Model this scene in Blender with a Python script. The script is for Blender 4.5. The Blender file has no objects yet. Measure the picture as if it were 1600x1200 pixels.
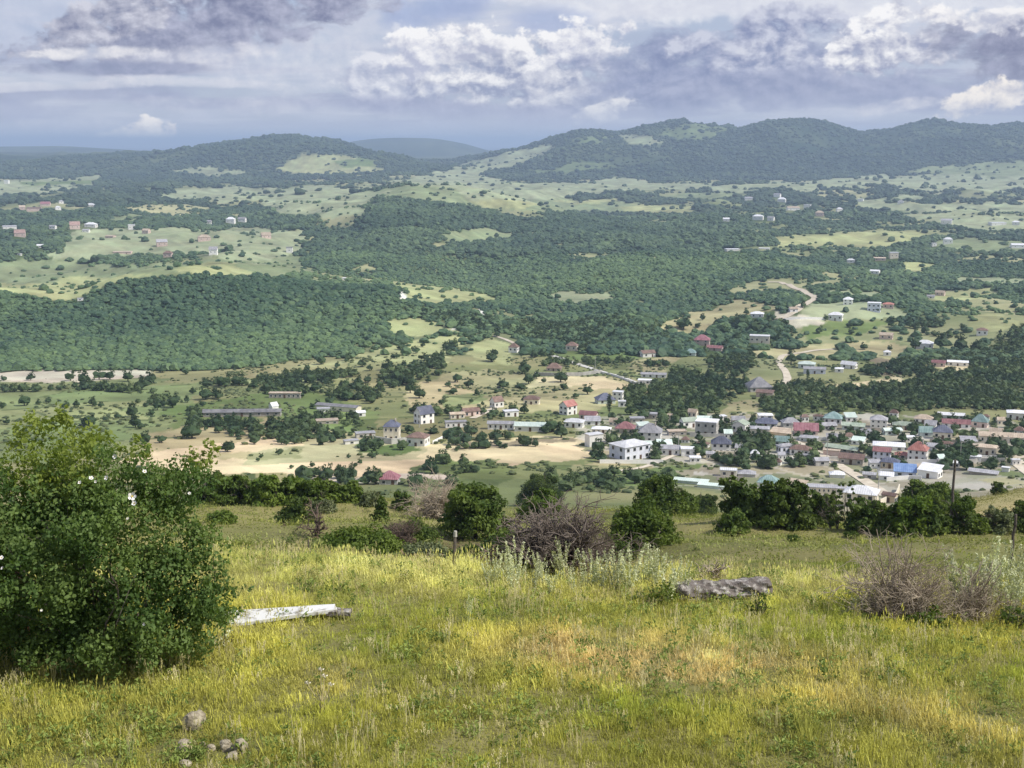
import bpy, bmesh, math, random
import numpy as np
from mathutils import Vector, Matrix
random.seed(7); RNG = np.random.default_rng(7)
SC = bpy.context.scene
COL = SC.collection

# ------------------------------------------------------------------ camera, light, exposure
FOC, PITCH = 2000.0, math.radians(10.7)          # focal length in photo pixels (1600 wide), tilt below the horizon
CP, SP = math.cos(PITCH), math.sin(PITCH)
cam = bpy.data.cameras.new('camera'); co = bpy.data.objects.new('camera', cam); COL.objects.link(co)
cam.sensor_width = 36; cam.lens = 36*FOC/1600; cam.clip_start = 0.1; cam.clip_end = 120000
co.rotation_euler = (math.pi/2-PITCH, 0, 0); SC.camera = co
SUN_AZ, SUN_EL = math.radians(108), math.radians(46)   # azimuth clockwise from the view direction (+Y)
SUN_STRENGTH, SKY_STRENGTH = 4.6, 0.10
sun = bpy.data.lights.new('sun', 'SUN'); so = bpy.data.objects.new('sun', sun); COL.objects.link(so)
sun.energy = SUN_STRENGTH; sun.angle = math.radians(0.6); sun.color = (1, .94, .84)
sdir = Vector((math.sin(SUN_AZ)*math.cos(SUN_EL), math.cos(SUN_AZ)*math.cos(SUN_EL), math.sin(SUN_EL)))
so.rotation_euler = sdir.to_track_quat('Z', 'Y').to_euler(); so.location = (0, 0, 60)
SC.view_settings.view_transform = 'Standard'; SC.view_settings.look = 'None'
SC.view_settings.exposure = 0.15; SC.view_settings.gamma = 1; SC.view_settings.use_curve_mapping = False
SC.render.engine = 'CYCLES'
SC.cycles.use_denoising = True
SC.cycles.max_bounces = 6; SC.cycles.transparent_max_bounces = 8; SC.cycles.volume_bounces = 0
SC.cycles.diffuse_bounces = 3; SC.cycles.sample_clamp_indirect = 6

# ------------------------------------------------------------------ node maths
class Nd:
    """a small wrapper so that node maths can be written as expressions"""
    T = None
    def __init__(s, sock): s.s = sock
    @staticmethod
    def m(op, *a, clamp=False):
        n = Nd.T.nodes.new('ShaderNodeMath'); n.operation = op; n.use_clamp = clamp
        for i, x in enumerate(a):
            if isinstance(x, Nd): Nd.T.links.new(x.s, n.inputs[i])
            else: n.inputs[i].default_value = x
        return Nd(n.outputs[0])
    def __add__(s, o): return Nd.m('ADD', s, o)
    def __radd__(s, o): return Nd.m('ADD', o, s)
    def __sub__(s, o): return Nd.m('SUBTRACT', s, o)
    def __rsub__(s, o): return Nd.m('SUBTRACT', o, s)
    def __mul__(s, o): return Nd.m('MULTIPLY', s, o)
    def __rmul__(s, o): return Nd.m('MULTIPLY', o, s)
    def __truediv__(s, o): return Nd.m('DIVIDE', s, o)
    def cl(s): return Nd.m('ADD', s, 0.0, clamp=True)
def sstep(x, lo, hi):
    n = Nd.T.nodes.new('ShaderNodeMapRange'); n.interpolation_type = 'SMOOTHSTEP'; n.clamp = True
    Nd.T.links.new(x.s, n.inputs['Value']); n.inputs['From Min'].default_value = lo; n.inputs['From Max'].default_value = hi
    return Nd(n.outputs['Result'])
def xyz(x, y, z):
    n = Nd.T.nodes.new('ShaderNodeCombineXYZ')
    for i, v in enumerate((x, y, z)):
        if isinstance(v, Nd): Nd.T.links.new(v.s, n.inputs[i])
        else: n.inputs[i].default_value = v
    return Nd(n.outputs[0])
def noise(vec, scale=1.0, detail=5, rough=.55, dist=0.0, dim='3D'):
    n = Nd.T.nodes.new('ShaderNodeTexNoise'); n.noise_dimensions = dim
    if vec is not None: Nd.T.links.new(vec.s, n.inputs['Vector'])
    n.inputs['Scale'].default_value = scale; n.inputs['Detail'].default_value = detail
    n.inputs['Roughness'].default_value = rough; n.inputs['Distortion'].default_value = dist
    return Nd(n.outputs['Fac'])
def cmix(fac, a, b, blend='MIX'):
    n = Nd.T.nodes.new('ShaderNodeMix'); n.data_type = 'RGBA'; n.blend_type = blend; n.clamp_factor = True
    for i, v in ((0, fac), (6, a), (7, b)):
        if isinstance(v, Nd): Nd.T.links.new(v.s, n.inputs[i])
        elif i == 0: n.inputs[i].default_value = v
        else: n.inputs[i].default_value = (*v, 1)
    return Nd(n.outputs[2])
def lin(r, g, b):
    f = lambda c: ((c/255+.055)/1.055)**2.4 if c > 10 else c/255/12.92
    return (f(r), f(g), f(b))

# ------------------------------------------------------------------ sky
W = bpy.data.worlds.new('World'); SC.world = W; W.use_nodes = True
nt = W.node_tree; nt.nodes.clear(); Nd.T = nt
skyt = nt.nodes.new('ShaderNodeTexSky'); skyt.sky_type = 'NISHITA'; skyt.sun_disc = False
skyt.sun_elevation = SUN_EL; skyt.sun_rotation = SUN_AZ; skyt.altitude = 500; skyt.dust_density = 1.0
bg = nt.nodes.new('ShaderNodeBackground'); bg.inputs['Strength'].default_value = SKY_STRENGTH
wo = nt.nodes.new('ShaderNodeOutputWorld'); nt.links.new(bg.outputs[0], wo.inputs[0])
tc = nt.nodes.new('ShaderNodeTexCoord'); sep = nt.nodes.new('ShaderNodeSeparateXYZ'); nt.links.new(tc.outputs['Generated'], sep.inputs[0])
dx, dy, dz = (Nd(sep.outputs[i]) for i in range(3))
AZ = Nd.m('ARCTAN2', dx, dy); EL = Nd.m('ARCSINE', dz)
U = AZ*20.0 + 8.0            # hundreds of photo pixels along the horizon
V = EL*20.0                  # and above it
def k10(c, s=1.0):
    g = c[0]*.3+c[1]*.5+c[2]*.2
    return tuple((v*.80+g*.20)*1.06/SKY_STRENGTH*s for v in c)
low = noise(xyz(U*0.55, V*2.2, 1.7), 1.0, 6, .6, .6)
fine = noise(xyz(U*1.0, V*1.5, 5.1), 1.5, 9, .58, .25)
fin2 = noise(xyz(U*1.0 + .10, V*1.5 + .16, 5.1), 1.5, 9, .58, .25)
bill = noise(xyz(U, V*1.25, 9.3), 3.2, 7, .55, .1)
bil2 = noise(xyz(U + .05, V*1.25 + .10, 9.3), 3.2, 7, .55, .1)
emb = ((fine-fin2)*3.0 + (bill-bil2)*1.9 + .49).cl()
strk = noise(xyz(U*0.35 + V*.12, V*4.2, 3.3), 1.0, 5, .55, .4)
col = Nd(skyt.outputs[0])
col = cmix(.75, col, k10(lin(168, 179, 210)))
# thin veil and flat streaks
col = cmix(sstep(low, .40, .66)*.85, col, k10(lin(196, 200, 216)))
col = cmix(sstep(strk, .50, .66)*.75*sstep(V, 1.9, .9), col, k10(lin(150, 157, 190)))
col = cmix(sstep(strk, .44, .34)*.6, col, k10(lin(204, 206, 218)))
def cloud(col, cx, cy, a, b, rot, warp, dark, light, amt=1.0, lo=0.0, hi=.30, nz=None, top=0.0, bias=0.0):
    c, s = math.cos(math.radians(rot)), math.sin(math.radians(rot))
    du = U - cx/100; dv = V - (222-cy)/100
    p = (du*c + dv*s)/(a/100); q = (dv*c - du*s)/(b/100)
    d = 1.0 - (p*p + q*q) + ((nz or fine)-.5)*warp
    mk = sstep(d, lo-.03, hi+.16)*amt
    e = (emb + bias).cl() if bias else emb
    if top: e = (emb*1.0 + q*(.42*top) + ((nz or fine)-.5)*1.1 + (.02+bias)).cl()
    return cmix(mk, col, cmix(e, k10(dark), k10(light)))
D1, D2, D3 = lin(124, 128, 162), lin(142, 148, 182), lin(158, 165, 196)
L1, L2, L3 = lin(170, 175, 200), lin(206, 208, 220), lin(238, 236, 236)
CR = lin(246, 236, 224)
for args in (
    (1250, 8, 560, 50, 0, 2.2, L2, lin(222, 223, 229), .85),
    (60, 50, 170, 80, 0, 2.4, lin(168, 180, 208), lin(186, 194, 216), .7, 0, .9),
    (690, 25, 110, 42, 10, 2.5, lin(140, 158, 203), lin(156, 172, 211), .8, 0, .9),
    (850, 38, 80, 28, 0, 2.5, lin(140, 158, 203), lin(156, 172, 211), .7, 0, .9),
    (520, 110, 200, 60, 6, 2.6, lin(186, 192, 212), lin(214, 215, 224), .7, 0, .8),
    (320, 70, 280, 50, 12, 3.0, lin(160, 164, 190), lin(198, 200, 215), .8, 0, .7),
    (400, 33, 330, 52, 13, 4.2, lin(116, 122, 156), lin(168, 171, 196), 1, -.05, .4),
    (235, 40, 140, 38, 24, 4.8, lin(118, 123, 156), lin(200, 200, 213), .95, .05, .4),
    (190, 95, 120, 12, 4, 4.0, L2, lin(236, 232, 230), .75, .1, .8),
    (330, 100, 130, 22, 6, 3.4, L1, lin(222, 220, 226), .7, .1, .8),
    (195, 117, 170, 13, 1, 2.6, lin(126, 134, 168), lin(146, 152, 184), .85, 0, .7),
    (160, 152, 260, 16, 2, 3.0, lin(142, 149, 182), D3, .7, 0, .9),
    (60, 180, 130, 20, 0, 2.6, lin(148, 156, 190), D3, .7, 0, .8),
    (170, 206, 150, 26, 3, 2.6, lin(178, 184, 206), lin(210, 210, 220), .8, 0, .7),
    (420, 168, 280, 16, 0, 2.6, lin(166, 171, 198), lin(202, 203, 216), .75, 0, .9),
    (640, 128, 140, 70, 8, 3.8, lin(150, 158, 190), lin(222, 222, 229), .9, .05, .6, None, .6),
    (800, 112, 170, 68, 4, 4.0, lin(144, 152, 184), L3, 1, .05, .45, bill, 1.0),
    (660, 88, 64, 38, 20, 4.0, lin(176, 180, 204), L3, 1, .05, .4, bill, .9),
    (730, 76, 60, 32, 10, 4.0, lin(170, 174, 198), L3, 1, .05, .4, bill, 1.0),
    (905, 78, 80, 36, 20, 4.0, lin(176, 180, 204), L3, .95, .05, .45, bill, .9),
    (880, 150, 140, 36, 0, 3.6, lin(150, 157, 188), lin(222, 221, 226), .85, 0, .6, None, .5),
    (720, 174, 280, 20, -3, 2.4, lin(146, 152, 186), lin(166, 171, 200), .85, 0, .8),
    (1110, 112, 250, 66, 4, 3.8, lin(122, 134, 174), lin(154, 162, 194), 1, -.1, .5),
    (1180, 62, 150, 46, 12, 4.4, lin(126, 136, 176), lin(196, 199, 216), .95, 0, .45, None, .5),
    (1225, 110, 95, 44, 0, 4.8, lin(140, 150, 186), lin(212, 213, 223), .6, .1, .8, bill, .6),
    (1350, 82, 110, 62, 18, 4.4, lin(146, 152, 184), L3, 1, .05, .5, bill, .8),
    (1290, 148, 330, 34, 0, 3.0, lin(138, 147, 182), lin(164, 170, 198), .95, -.1, .7),
    (1545, 95, 150, 52, -3, 3.6, lin(118, 122, 154), lin(156, 159, 186), 1, -.05, .5),
    (1500, 54, 140, 18, -6, 4.4, lin(176, 179, 200), lin(240, 236, 234), .8, .1, .6, bill, .6),
    (1505, 160, 84, 26, 12, 3.8, lin(190, 188, 200), CR, 1, .08, .5, bill, .7),
    (1360, 172, 80, 12, 8, 3.4, lin(176, 180, 202), lin(226, 222, 224), .8, .05, .7),
    (225, 214, 66, 17, 8, 3.2, lin(206, 203, 212), lin(236, 230, 226), .9, .05, .6, bill, .5), (258, 212, 40, 30, 20, 3.4, lin(216, 208, 210), lin(255, 244, 232), 1, .05, .5, bill, .7),
    (60, 145, 240, 9, 2, 2.4, lin(206, 207, 218), lin(222, 221, 226), .6, .1, .8), (330, 135, 160, 10, -2, 2.6, lin(206, 207, 219), lin(226, 224, 228), .65, .1, .8), (940, 178, 60, 16, 10, 4.0, lin(180, 184, 204), lin(238, 235, 232), .8, .05, .6, bill, .6),
    (880, 197, 640, 12, 0, 2.4, lin(158, 165, 197), lin(176, 182, 208), .6, 0, .9)):
    col = cloud(col, *args)
# the rest of the dome: the same broken cloud, by direction
ov = noise(xyz(dx/(dz+.25), dy/(dz+.25), 4.4), 1.6, 6, .6, .4)
dome = cmix(sstep(ov, .40, .62), k10(lin(150, 168, 208)), cmix(fine, k10(lin(140, 146, 178)), k10(lin(214, 215, 224))))
col = cmix(sstep(V, .75, .0)*.6, col, k10(lin(190, 196, 214)))
for args in ((225, 216, 70, 15, 6, 3.2, lin(200, 199, 210), lin(238, 232, 228), .9, .05, .5, bill, .5), (258, 214, 42, 30, 20, 3.6, lin(214, 208, 212), lin(255, 246, 236), 1, .05, .4, bill, .8)): col = cloud(col, *args)
col = cmix(sstep(V, 2.6, 5.0), col, dome)
nt.links.new(col.s, bg.inputs['Color'])
W.cycles.sampling_method = 'MANUAL'; W.cycles.sample_map_resolution = 512

# ------------------------------------------------------------------ numpy noise
def _h(ix, iy, seed):
    n = (ix.astype(np.int64)*374761393 + iy.astype(np.int64)*668265263 + seed*974711) & 0xffffffff
    n = ((n ^ (n >> 13))*1274126177) & 0xffffffff
    return ((n ^ (n >> 16)) & 0xffff)/65535.0
def vnoise(x, y, seed=0):
    ix, iy = np.floor(x), np.floor(y); fx, fy = x-ix, y-iy
    fx = fx*fx*(3-2*fx); fy = fy*fy*(3-2*fy)
    a = _h(ix, iy, seed); b = _h(ix+1, iy, seed); c = _h(ix, iy+1, seed); d = _h(ix+1, iy+1, seed)
    return (a*(1-fx)+b*fx)*(1-fy) + (c*(1-fx)+d*fx)*fy
def fbm(x, y, oct=4, seed=0, gain=.5):
    s = 0; a = 1; t = 0
    for i in range(oct):
        s = s + a*vnoise(x*2**i+i*17.3, y*2**i-i*9.1, seed+i); t += a; a *= gain
    return s/t - .5
def ridged(x, y, oct=4, seed=0):
    s = 0; a = 1; t = 0
    for i in range(oct):
        s = s + a*(1-np.abs(2*vnoise(x*2**i+i*7.7, y*2**i+i*3.1, seed+i)-1)); t += a; a *= .5
    return s/t
# ------------------------------------------------------------------ the ground: one height field
# each row: distance ahead in metres (a number, or knots by photo column) and the photo height at which the ground there is seen
CREST = [(-200,868),(350,871),(700,891),(1000,905),(1250,910),(1600,930),(1900,945)]
def off(l, d): return [(x, y+d) for x, y in l]
ROWS = [
 (17, [(0,1028),(1600,1028)]), (20, off(CREST, 62)), (23, CREST), (28, off(CREST, 16)), (37, off(CREST, 16)),
 (50, [(350,873),(700,890),(1000,898),(1250,895),(1600,896)]),
 (62, [(350,860),(700,877),(1000,884),(1300,880),(1600,880)]),
 (85, [(350,834),(600,838),(700,852),(1000,856),(1300,852),(1600,852)]),
 (112, [(350,800),(600,798),(800,816),(1000,820),(1150,815),(1300,831),(1600,831)]),
 (140, [(350,788),(600,785),(800,803),(1000,805),(1150,809),(1300,834),(1450,837),(1600,835)]),
 (165, [(350,795),(800,805),(1150,812),(1300,836),(1450,802),(1600,780)]),
 (192, [(350,800),(800,808),(1300,832),(1400,816),(1450,796),(1500,782),(1560,767),(1600,758),(1750,745)]),
 (216, [(350,803),(800,808),(1300,820),(1450,806),(1600,775),(1750,765)]),
 (265, [(350,806),(800,800),(1150,800),(1350,806),(1600,800)]),
 ([(800,410),(1100,400),(1350,380),(1600,385)], [(0,760),(350,757),(800,755),(1000,760),(1150,775),(1350,793),(1600,770)]),
 (440, [(0,735),(400,738),(800,735),(1100,748),(1350,757),(1600,745)]),
 (500, [(0,703),(500,705),(900,706),(1300,706),(1600,704)]),
 (600, [(0,657),(500,656),(900,655),(1300,653),(1600,655)]),
 (690, [(0,624),(500,622),(900,622),(1300,618),(1600,620)]),
 (770, [(0,600),(500,598),(900,598),(1300,592),(1600,594)]),
 (850, [(-200,582),(0,581),(300,578),(600,565),(800,572),(1300,568),(1600,570)]),
 (1000, [(-200,535),(0,530),(300,512),(520,520),(650,530),(800,532),(1200,528),(1600,530)]),
 (1180, [(-200,478),(0,464),(110,472),(170,452),(225,438),(300,428),(430,439),(600,448),(640,470),(700,482),(850,488),(1000,482),(1200,474),(1600,482)]),
 (1330, [(-200,474),(0,464),(110,468),(225,444),(300,436),(430,446),(600,455),(640,464),(700,470),(850,474),(1000,464),(1200,457),(1600,466)]),
 (1650, [(-200,440),(0,432),(200,424),(330,418),(450,428),(600,440),(750,450),(850,428),(1000,418),(1200,422),(1600,428)]),
 (2000, [(0,392),(400,387),(600,380),(700,390),(800,402),(1000,387),(1200,393),(1600,397)]),
 (2500, [(0,360),(400,356),(600,326),(700,331),(800,356),(900,362),(1200,361),(1600,364)]),
 (3000, [(0,336),(400,333),(560,311),(640,294),(700,299),(780,316),(880,339),(950,345),(1200,339),(1600,343)]),
 (3350, [(0,327),(400,322),(560,313),(640,302),(700,306),(780,322),(880,340),(950,338),(1200,328),(1600,330)]),
 (3900, [(0,311),(400,309),(560,298),(640,297),(780,306),(900,318),(1200,313),(1600,316)]),
 (4800, [(0,289),(400,291),(600,285),(800,290),(1000,293),(1600,291)]),
 (5600, [(0,273),(160,278),(400,280),(640,270),(800,279),(1000,281),(1200,279),(1600,274)]),
 (6300, [(0,262),(200,262),(300,246),(400,239),(480,233),(560,246),(640,263),(760,259),(830,246),(890,232),(960,240),(1050,234),(1200,226),(1300,236),(1400,238),(1600,236)]),
 (7200, [(-200,258),(0,252),(160,250),(200,246),(260,237),(330,229),(400,221),(450,216),(500,219),(540,227),(580,239),(640,257),(680,262),(720,256),(760,245),
         (800,235),(850,222),(900,207),(925,204),(960,210),(1000,200),(1050,189),(1085,186),(1130,196),(1160,203),(1200,192),(1250,185),(1290,190),(1340,203),
         (1380,206),(1430,198),(1465,192),(1500,198),(1600,197),(1750,205),(2000,222)]),
 (8600, [(-200,246),(0,246),(450,242),(700,259),(1000,228),(1250,218),(1600,228)]),
 (11000, [(0,239),(300,241),(560,246),(700,251),(1000,246),(1600,246)]),
 (14000, [(-300,231),(0,229),(100,228),(180,233),(260,238),(480,234),(540,223),(575,217),(620,215),(680,216),(730,225),(780,241),(900,246),(1600,246)]),
 (20000, [(0,238),(1600,240)]), (52000, [(0,230),(1600,230)]),
]
def pix_st(x, y):
    u = (np.asarray(x, float)-800)/FOC; v = (np.asarray(y, float)-600)/FOC
    h = CP - v*SP
    return u/h, (SP + v*CP)/h             # X/Y and fall per metre ahead
azf = np.radians(np.arange(-25.5, 25.5001, .082))
g = 25.5 + np.cumsum(np.geomspace(.12, 9, 46)); g = g*1.0; g = 25.5 + (g-25.5)*(180-25.5)/(g[-1]-25.5)
AZC = np.concatenate([-np.radians(g[::-1][1:]), azf, np.radians(g)])       # last column = +180 deg, first just short of -180
AZC = np.concatenate([[-math.pi], AZC])
RR = np.concatenate([np.geomspace(.3, 11.5, 30)[:-1], np.geomspace(11.5, 30, 80)[:-1], np.geomspace(30, 165, 110)[:-1], np.geomspace(165, 380, 60)[:-1],
                     np.geomspace(380, 9000, 520)[:-1], np.geomspace(9000, 52000, 60)])
LR = np.log(RR)
nA, nR = len(AZC), len(RR)
rows_r, rows_z = [], []
for r_, z_ in ((.3, 1.7), (3, 1.98), (6, 3.8), (9, 5.5), (11, 6.3), (13, 6.76)):
    rows_r.append(np.full(nA, r_)); rows_z.append(np.full(nA, -z_))
for D, prof in ROWS:
    px = np.array([p[0] for p in prof], float); py = np.array([p[1] for p in prof], float)
    xs = np.arange(-320, 1921, 8.0); ys = np.interp(xs, px, py)
    k = np.exp(-.5*(np.arange(-4, 5)/1.6)**2); k /= k.sum()
    ys = np.convolve(np.pad(ys, 4, mode='edge'), k, mode='valid')
    Ds = np.full(len(xs), D, float) if not isinstance(D, list) else np.interp(xs, [p[0] for p in D], [p[1] for p in D])
    s, t = pix_st(xs, ys)
    az = np.arctan(s); r = Ds*np.sqrt(1+s*s)
    rr = np.interp(AZC, az, r); zz = -np.interp(AZC, az, Ds*t)
    w = np.clip((np.abs(AZC)-math.radians(32))/math.radians(60), 0, 1)
    rows_r.append(rr); rows_z.append(zz*(1-w) + w*zz.mean())
rows_r = np.array(rows_r); rows_z = np.array(rows_z)
def pchip_cols(xr, yr, q):
    """monotone cubic through the rows of every column at once"""
    h = np.diff(xr, axis=0); dl = np.diff(yr, axis=0)/h
    d = np.zeros_like(yr)
    w1 = 2*h[1:]+h[:-1]; w2 = h[1:]+2*h[:-1]
    ok = dl[:-1]*dl[1:] > 0
    with np.errstate(all='ignore'):
        d[1:-1] = np.where(ok, (w1+w2)/(w1/dl[:-1]+w2/dl[1:]), 0)
    d[0] = dl[0]; d[-1] = dl[-1]
    out = np.empty((len(q), yr.shape[1]))
    for j in range(yr.shape[1]):
        i = np.clip(np.searchsorted(xr[:, j], q)-1, 0, len(xr)-2)
        hh = h[i, j]; t = np.clip((q-xr[i, j])/hh, 0, 1)
        out[:, j] = ((2*t**3-3*t**2+1)*yr[i, j] + (t**3-2*t**2+t)*hh*d[i, j] + (-2*t**3+3*t**2)*yr[i+1, j] + (t**3-t**2)*hh*d[i+1, j])
    return out
ZG = pchip_cols(rows_r**.35, rows_z, RR**.35)         # heights on the polar grid [distance, azimuth]
GA, GR = np.meshgrid(AZC, RR)
GX, GY = GR*np.sin(GA), GR*np.cos(GA)
ss = lambda x, a, b: (lambda t: t*t*(3-2*t))(np.clip((x-a)/(b-a), 0, 1))
hillw = ss(GR, 5600, 6600)*(1-ss(GR, 10000, 13000))
ZG += fbm(GX/3.2, GY/3.2, 4, 3)*.16*ss(GR, 9, 14)*(1-ss(GR, 24, 30))
ZG += (fbm(GX/15, GY/15, 4, 5)*2.8 + .16*np.sin(GR/2.1+fbm(GX/12, GY/12, 3, 23)*9))*ss(GR, 26, 50)*(1-ss(GR, 200, 300))
ZG += fbm(GX/70, GY/70, 4, 6)*4.0*ss(GR, 380, 650)*(1-ss(GR, 3000, 4000))
ZG += fbm(GX/300, GY/300, 4, 8)*44*ss(GR, 1000, 1700)*(1-ss(GR, 4500, 6500))
ZG += (ridged(GX/900, GY/1500, 4, 11)-.62)*130*hillw*(1-.6*np.exp(-((GR-7300)/500.)**2))
ZG += fbm(GX/350, GY/350, 4, 14)*26*hillw + (ridged(GX/380, GY/620, 3, 17)-.6)*46*hillw
ZG += (ridged(GX/240, GY/420, 3, 19)-.62)*36*ss(GR, 850, 1150)*(1-ss(GR, 4200, 5600))
ZG[:, 0] = ZG[:, -1]
def height(x, y):
    x = np.asarray(x, float); y = np.asarray(y, float)
    a = np.arctan2(x, y); r = np.log(np.maximum(np.hypot(x, y), .31))
    j = np.clip(np.searchsorted(AZC, a)-1, 0, nA-2); i = np.clip(np.searchsorted(LR, r)-1, 0, nR-2)
    fa = (a-AZC[j])/(AZC[j+1]-AZC[j]); fr = (r-LR[i])/(LR[i+1]-LR[i])
    return (ZG[i, j]*(1-fa)+ZG[i, j+1]*fa)*(1-fr) + (ZG[i+1, j]*(1-fa)+ZG[i+1, j+1]*fa)*fr
def to_pix(x, y, z):
    f = y*CP - z*SP; up = y*SP + z*CP
    f = np.where(f > .01, f, np.nan)
    return 800 + FOC*x/f, 600 - FOC*up/f
_march = np.geomspace(9, 30000, 2600)
def at(x, y):
    """the first point of the ground met by looking through photo pixel (x, y)"""
    s, t = pix_st(x, y)
    q = 1/math.sqrt(1+s*s)
    Y = _march*q; X = s*Y; dz = -t*Y - height(X, Y)
    k = np.argmax(dz < 0)
    if not (dz < 0).any(): k = len(Y)-1
    k = max(k, 1)
    a = dz[k-1]/(dz[k-1]-dz[k]+1e-9); YY = Y[k-1] + a*(Y[k]-Y[k-1])
    return np.array([s*YY, YY, float(height(s*YY, YY))])
def mpp(p): return (p[1]*CP - p[2]*SP)/FOC          # metres per photo pixel at a point
# what is visible of the ground from here (for laying out land cover where it is seen)
slope = -ZG/GR
runmin = np.minimum.accumulate(np.where(GR > 12, slope, 9), axis=0)
VIS = slope <= runmin + .0025
PXG, PYG = to_pix(GX, GY, ZG)
# ------------------------------------------------------------------ land cover: what grows where
def in_poly(px, py, poly):
    m = 30
    poly = np.array(poly, float); x0, y0 = poly.min(0); x1, y1 = poly.max(0)
    res = np.zeros(px.shape, bool)
    with np.errstate(invalid='ignore'):
        box = (px >= x0) & (px <= x1) & (py >= y0) & (py <= y1)
    X, Y = px[box], py[box]; r = np.zeros(X.shape, bool)
    n = len(poly)
    for i in range(n):
        xa, ya = poly[i]; xb, yb = poly[(i+1) % n]
        if ya == yb: continue
        c = ((ya > Y) != (yb > Y)) & (X < (xb-xa)*(Y-ya)/(yb-ya)+xa)
        r ^= c
    res[box] = r
    return res
STRAW, DRY, SAGE, PALE, MEAD, YEL, BARE, SOIL = (.64,.53,.34), (.42,.37,.21), (.25,.285,.155), (.335,.36,.22), (.24,.275,.125), (.385,.39,.195), (.60,.54,.43), (.27,.22,.15)
DULL = (.17,.20,.11)
GRN = (.17,.22,.08)
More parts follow.
